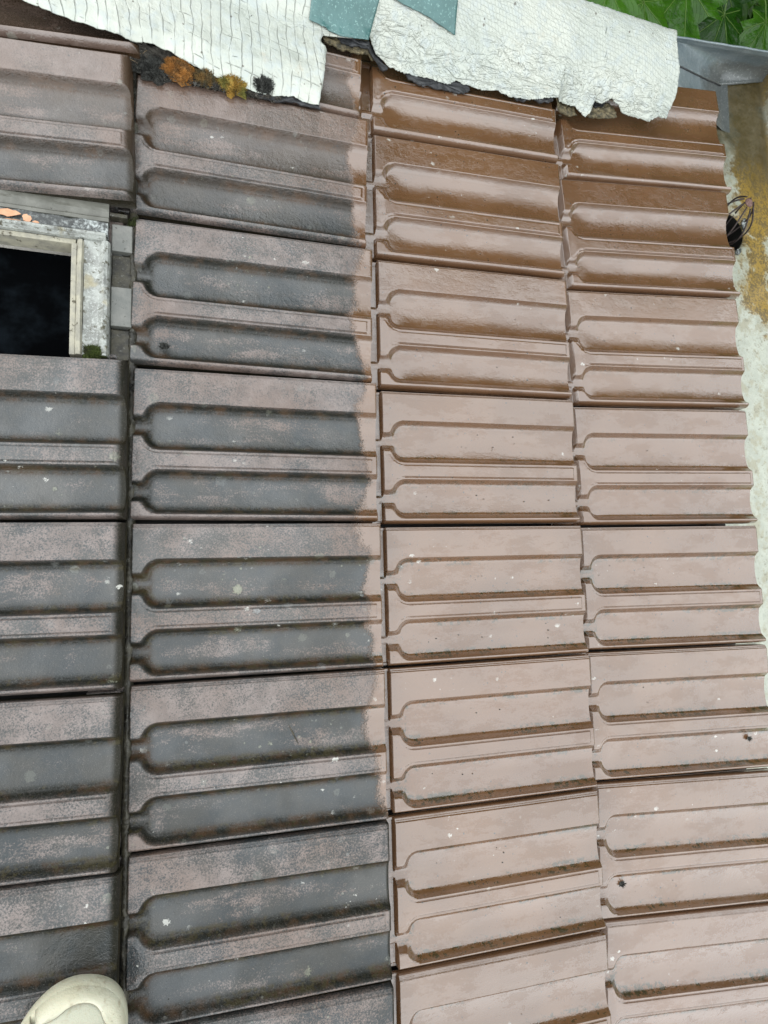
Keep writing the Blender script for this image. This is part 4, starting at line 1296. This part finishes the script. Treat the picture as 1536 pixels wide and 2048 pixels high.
geos = [leaf_geo(0.115, c, d, s) for s, (c, d) in enumerate([(0.12, 0.25), (-0.15, 0.35), (0.25, 0.1), (0.0, 0.5)])]
leaf_me = []
for gi, (v_, f_, u_) in enumerate(geos):
    for mt in ('leaf', 'leaf_pale'):
        o = mesh('leaf', v_, f_, MAT[mt], None, True, uv=u_)
        leaf_me.append(o.data); bpy.data.objects.remove(o)
cam_loc = Vector((0.08034, -0.06021, 0.78821))
rl = random.Random(21)
def leaf_rot(n, tipdir):
    z = n.normalized(); y = (tipdir - z * tipdir.dot(z)).normalized(); x = y.cross(z)
    return Matrix((x, y, z)).transposed()
def add_leaf(p, n, tip, s, me):
    o = bpy.data.objects.new('leaf', me); col.objects.link(o); o.parent = tree
    m = M @ (Matrix.Translation(p) @ leaf_rot(n, tip).to_4x4() @ Matrix.Scale(s, 4))
    o.matrix_parent_inverse = Matrix.Identity(4)
    o.matrix_local = tree_inv @ m
    return o
# leaves seen over the sheet: overlapping, tips hanging towards the roof
hero = [((0.93, 1.16, -0.12), -0.2, 1.15), ((1.06, 1.20, -0.16), 0.5, 1.2), ((1.18, 1.27, -0.15), 0.1, 1.35), ((1.33, 1.27, -0.18), -0.15, 1.5), ((1.50, 1.32, -0.20), 0.3, 1.3), ((1.10, 1.36, -0.20), -0.6, 1.4), ((1.27, 1.42, -0.26), 0.4, 1.4), ((1.62, 1.40, -0.24), -0.4, 1.3), ((1.44, 1.50, -0.26), 0.0, 1.5), ((0.86, 1.30, -0.22), 0.5, 1.2), ((0.98, 1.42, -0.3), 0.0, 1.3), ((1.24, 1.13, -0.24), 0.9, 1.2), ((1.42, 1.17, -0.27), -0.7, 1.2)]
for k, (p, a, s) in enumerate(hero):
    n = Vector((rl.uniform(-.35, .25), rl.uniform(-.65, -.1), 1))
    tip = Vector((math.sin(a), -math.cos(a), -0.25))
    add_leaf(Vector(p), n, tip, s, leaf_me[(k % 4) * 2])
add_leaf(Vector((1.485, 1.185, -0.08)), Vector((-.1, -.3, 1)), Vector((-0.9, -0.5, 0)), 0.95, leaf_me[1])
for k in range(150):
    p = Vector((rl.uniform(0.7, 2.4), rl.uniform(1.22, 2.4), rl.uniform(-0.75, -0.22)))
    if p.z > -0.3 and p.y < 1.4: p.z -= 0.25
    n = Vector((rl.uniform(-.6, .5), rl.uniform(-.9, .2), 1))
    a = rl.uniform(-1.2, 1.2)
    add_leaf(p, n, Vector((math.sin(a), -math.cos(a), -0.4)), rl.uniform(0.9, 1.5), leaf_me[rl.randrange(4) * 2 + (1 if rl.random() < 0.08 else 0)])
# the rest of the crown as one mass
parts_v, parts_f, parts_u = [], [], []
blobs = [((2.2, 1.65, 0.55), 0.8), ((1.75, 2.1, 0.55), 0.75), ((2.9, 2.2, 0.3), 0.8), ((2.2, 2.7, 1.0), 0.9), ((1.5, 2.5, 0.0), 0.75), ((1.2, 2.3, 0.9), 0.7), ((1.9, 2.2, 1.5), 0.7), ((0.7, 2.6, 0.5), 0.7), ((1.3, 2.3, 1.9), 0.8), ((0.7, 2.6, 1.5), 0.8), ((2.4, 2.0, 1.5), 0.85), ((3.1, 1.3, 0.5), 0.7), ((2.9, 2.0, 1.1), 0.8), ((2.5, 1.6, -0.3), 0.7), ((3.1, 1.7, -0.1), 0.7)]
for k in range(9000):
    (bx_, by_, bz_), br_ = blobs[rl.randrange(len(blobs))]
    d = Vector((rl.gauss(0, 1), rl.gauss(0, 1), rl.gauss(0, 1))).normalized() * br_ * (rl.random() ** 0.45)
    p = Vector((bx_, by_, bz_)) + d
    if p.y < 1.25 or (p.x < 0.9 and p.y < 1.9): continue
    n = Vector((rl.uniform(-.8, .8), rl.uniform(-.8, .8), 1)) + d * 0.6
    a = rl.uniform(-3.1, 3.1)
    m = tree_inv @ M @ (Matrix.Translation(p) @ leaf_rot(n, Vector((math.sin(a), -math.cos(a), -0.5))).to_4x4() @ Matrix.Scale(rl.uniform(.9, 1.5), 4))
    # light leaf: outer outline only
    size = 0.115
    o = len(parts_v)
    idxs = list(range(0, len(OUT), 1))
    for q in idxs:
        x, y = OUT[q]
        parts_v.append(tuple(m @ Vector((x * size, y * size, -0.012 * abs(x) * 2 - 0.02 * y * y)))); parts_u.append((x, y))
    parts_v.append(tuple(m @ Vector((0, 0.25 * size, 0.004)))); parts_u.append((0, 0.25))
    n_ = len(idxs)
    parts_f += [(o + i, o + (i + 1) % n_, o + n_) for i in range(n_)]
cw = mesh('crown', parts_v, parts_f, MAT['leaf'], tree, False, uv=parts_u)
tag(cw, kind='stuff')

# ------------------------------------------------------------------ shoe
def build_shoe():
    sh = empty('sneaker', (-0.030, -0.545, 0.035))
    ax = R(15)                                           # heading of the toe, towards the upper right
    place(sh, (-0.0375, -0.5625, 0.028), 0, (Euler((R(4), 0, -ax))).to_matrix())
    tag(sh, 'cream and white sneaker toe standing on the dark tiles at lower left', 'shoe')
    # local frame: +y toe direction, x right; toe tip at y=+0.078, heel at -0.20
    def outline(t, off=0.0, toe=0.078, heel=-0.205, wmax=0.0535):
        # t 0..1 around; superellipse with narrower waist
        a = 2 * math.pi * t
        c, s = math.cos(a), math.sin(a)
        if s >= 0:
            y = (abs(s) ** 0.92) * (toe + off); x = math.copysign(abs(c) ** 0.86, c) * (wmax + off)
        else:
            y = s * (-(heel) + off); k = -s
            wf = wmax * (1 - 0.28 * math.sin(math.pi * min(1, k * 0.9)) * (1 if c < 0 else 0.6))
            x = math.copysign(abs(c) ** 0.80, c) * (wf + off)
        x += 0.004 * (y / 0.08) if y > 0 else 0.0
        return x, y
    N = 72
    def loft(levels, name, mat, capz=None, label=None):
        V, F = [], []
        for (off, z) in levels:
            for k in range(N):
                x, y = outline(k / N, off if not callable(off) else off(k / N))
                V.append((x, y, z))
        for i in range(len(levels) - 1):
            for k in range(N):
                k2 = (k + 1) % N
                F.append((i * N + k, i * N + k2, (i + 1) * N + k2, (i + 1) * N + k))
        if capz is not None:
            V.append((0, 0, capz)); c = len(V) - 1; b = (len(levels) - 1) * N
            for k in range(N): F.append((b + k, b + (k + 1) % N, c))
        V.append((0, 0, levels[0][1])); c = len(V) - 1
        for k in range(N): F.append((k, c, (k + 1) % N))
        o = mesh(name, V, F, mat, sh, True)
        if label: o['label'] = label
        return o
    loft([(0.000, 0.000), (0.0025, 0.004), (0.0035, 0.012), (0.003, 0.020), (0.0008, 0.0235), (-0.003, 0.0245)], 'sole', MAT['shoe_rubber'], 0.0245)
    # upper: dome rising from the sole towards the instep
    V, F = [], []
    ny_, na = 60, 25
    for i in range(ny_ + 1):
        f = i / ny_
        y = 0.0735 - f * 0.272
        # half width at y from outline
        if y >= 0: hw_ = 0.0510 * max(0.0, 1 - (y / 0.0738) ** 2.15) ** 0.52
        else: hw_ = 0.0510 * (1 - 0.22 * math.sin(math.pi * min(1, -y / 0.2))) * max(0.0, 1 - (max(0, -y - 0.12) / 0.079) ** 3) ** 0.5
        hgt = 0.026 + 0.030 * (1 - math.exp(-(0.0738 - y) / 0.030)) + 0.045 * sstep(-0.02, -0.14, y)
        for k in range(na):
            a = math.pi * k / (na - 1)
            x = hw_ * math.copysign(abs(math.cos(a)) ** 0.75, math.cos(a)) + (0.004 * y / 0.08 if y > 0 else 0)
            z = 0.022 + (hgt - 0.022) * math.sin(a) ** 0.72
            V.append((x, y, z))
    for i in range(ny_):
        for k in range(na - 1):
            a = i * na + k
            F.append((a, a + 1, a + na + 1, a + na))
    up = mesh('upper', V, F, MAT['shoe_cream'], sh, True)
    def surf(x, y):
        hw_ = 0.0510 * max(1e-6, 1 - (max(0, y) / 0.0738) ** 2.15) ** 0.52
        hgt = 0.026 + 0.030 * (1 - math.exp(-(0.0738 - y) / 0.030)) + 0.045 * float(sstep(-0.02, -0.14, y))
        xx = (x - (0.004 * y / 0.08 if y > 0 else 0)) / hw_
        xx = min(0.999, abs(xx))
        ca = xx ** (1 / 0.75); sa = math.sqrt(max(0, 1 - ca * ca))
        return 0.022 + (hgt - 0.022) * sa ** 0.72
    # white mesh toe box, an arch let into the upper with a raised rim
    V, F = [], []
    n1, n2 = 30, 14
    for i in range(n1 + 1):
        for k in range(n2 + 1):
            a = math.pi * i / n1; r = k / n2
            x = 0.0305 * math.cos(a) * r + 0.001; y = -0.045 + (0.0840) * math.sin(a) ** 0.85 * r
            V.append((x, y, surf(x, y) + 0.0012 * (1 - r ** 8) + 0.0002))
    for i in range(n1):
        for k in range(n2):
            a = i * (n2 + 1) + k
            F.append((a, a + 1, a + n2 + 2, a + n2 + 1))
    mesh('toe_box_panel', V, F, MAT['shoe_white'], up, True)
    rim_p = []
    for i in range(41):
        a = math.pi * i / 40
        x = 0.0335 * math.cos(a) + 0.001; y = -0.045 + 0.0877 * math.sin(a) ** 0.85
        rim_p.append((x, y, surf(x, y) + 0.0006))
    v_, f_ = tube(rim_p, 0.0011, 6); mesh('piping', v_, f_, MAT['shoe_seam'], up, True)
    for q in range(34):                                  # stitches beside the piping
        a = math.pi * (q + 0.5) / 34
        st_ = []
        for da in (-0.022, 0.022):
            x = 0.0365 * math.cos(a + da) + 0.001; y = -0.045 + 0.0905 * math.sin(a + da) ** 0.85
            st_.append((x, y, surf(x, y) + 0.0002))
        sv_, sf_ = tube(st_, 0.00045, 4)
        if q == 0: SV, SF = [], []
        o_ = len(SV); SV += sv_; SF += [tuple(i_ + o_ for i_ in f2) for f2 in sf_]
    mesh('stitching', SV, SF, MAT['shoe_white'], up, True)
    # toe bumper overlays on the sole edge
    for (a0, a1, inn) in ((0.02, 0.385, 0.0105), (0.40, 0.52, 0.0065)):
        V, F = [], []
        n = 30
        for i in range(n + 1):
            t = a0 + (a1 - a0) * i / n
            wv = 0.0030 * (math.cos(2 * math.pi * (t - 0.16) * 6) if a0 < 0.1 else 0)
            for k in range(6):
                fr = k / 5
                x, y = outline(t, 0.0026 - (inn + wv) * fr)
                z = 0.0210 + 0.0135 * math.sin(fr * math.pi / 2) ** 0.6
                z = max(z, surf(x, y) + 0.0026 if fr > 0.25 else z)
                V.append((x, y, z))
        for i in range(n):
            for k in range(5):
                b = i * 6 + k; F.append((b, b + 6, b + 7, b + 1))
        m2 = len(V); V += [(x, y, z - 0.0035) for x, y, z in V]
        for i in range(n):
            b = i * 6 + 5; F.append((b, b + 6, b + 6 + m2, b + m2)); b = i * 6; F.append((b + 6, b, b + m2, b + 6 + m2))
        for b0 in (0, n * 6):
            for k in range(5): F.append((b0 + k, b0 + k + 1, b0 + k + 1 + m2, b0 + k + m2))
        tb = mesh('toe_bumper', V, F, MAT['shoe_rubber'], sh, True)
        sv_, sf_ = tube([(V[i * 6 + 5][0], V[i * 6 + 5][1] - 0.0006, V[i * 6 + 5][2] - 0.0012) for i in range(n + 1)], 0.0008, 5)
        mesh('seam', sv_, sf_, MAT['shoe_seam'], tb, True)
    # tongue, laces, collar
    V, F = [], []
    for i in range(21):
        y = -0.012 - 0.12 * i / 20
        for k in range(9):
            x = (k / 8 - 0.5) * 0.040
            V.append((x, y, surf(x, y) + 0.0022 + 0.0008 * math.cos(x * 120)))
    for i in range(20):
        for k in range(8):
            a = i * 9 + k; F.append((a, a + 9, a + 10, a + 1))
    tongue = mesh('tongue', V, F, MAT['shoe_lilac'], sh, True)
    for i in range(5):
        y = -0.020 - 0.020 * i
        pts = [(x, y + 0.003 * math.sin(x * 80), surf(x, y) + 0.0050) for x in np.linspace(-0.026, 0.026, 12)]
        v_, f_ = tube(pts, 0.0026, 6); mesh('lace', v_, f_, MAT['shoe_white'], tongue, True)
    v_, f_ = tube([(0.030 * math.cos(a), -0.155 + 0.036 * math.sin(a), 0.100) for a in np.linspace(0, 2 * math.pi, 30)], 0.006, 8, False)
    mesh('collar', v_, f_, MAT['shoe_cream'], sh, True)
    return sh
build_shoe()

# ------------------------------------------------------------------ scratches and small debris
def scratch(pts, r, label, lift=0.001):  # scratch marks in the dark pan, modelled as thin raised tubes
    o0 = pts[0]
    v_, f_ = tube([(p[0] - o0[0], p[1] - o0[1], p[2] - o0[2]) for p in pts], r, 5)
    o = mesh('scratch_mark', v_, f_, MAT['scratch'], None, True)
    place(o, o0); tag(o, label, 'scratch', 'thin scratches in the dark pan')
def tz(x):                                               # pan floor height of the second course
    return (x - 0.002) / 0.334 * 0.028 - D - 0.0005
scratch([(0.2030, -0.2440, tz(.203) + .0008), (0.2085, -0.2560, tz(.208)), (0.2150, -0.2700, tz(.215)), (0.2240, -0.2880, tz(.224) + .001)], 0.0010, 'longest dark stalk lying across the dark pan')
scratch([(0.2045, -0.2450, tz(.203) + .0008), (0.2105, -0.2570, tz(.208)), (0.2165, -0.2690, tz(.215))], 0.0005, 'short thin stalk close beside the longest one')
scratch([(0.1560, -0.2430, tz(.156) + .0004), (0.1550, -0.2550, tz(.155)), (0.1535, -0.2660, tz(.153))], 0.0005, 'short dark stalk left of the longer pair in the pan')
rd = random.Random(5)
V, F = [], []
for k in range(150):
    ci = rd.randrange(1, 4)
    x0, L = COURSES[ci][0], COURSES[ci][1]
    u = rd.uniform(0.05, L - 0.02); x = x0 + u
    jy = rd.randrange(-4, 4)
    pk = rd.randrange(2)
    y = -(COURSES[ci][2](jy) + YC[pk] + rd.uniform(-0.016, 0.016))
    z = u / L * HS - D - 0.0006
    r = rd.uniform(0.0004, 0.0011)
    o = len(V)
    for dx, dy, dz in ((1, 0, .3), (-.2, 1, .3), (-1, -.1, .3), (.1, -.9, .3), (0, 0, 1), ):
        V.append((x + dx * r * rd.uniform(.8, 1.6), y + dy * r, z + dz * r))
    F += [(o, o + 1, o + 4), (o + 1, o + 2, o + 4), (o + 2, o + 3, o + 4), (o + 3, o, o + 4)]
tag(mesh('roof_grit', V, F, MAT['moss_black'], roof), 'tiny seeds and grit scattered in the pans', kind='stuff')
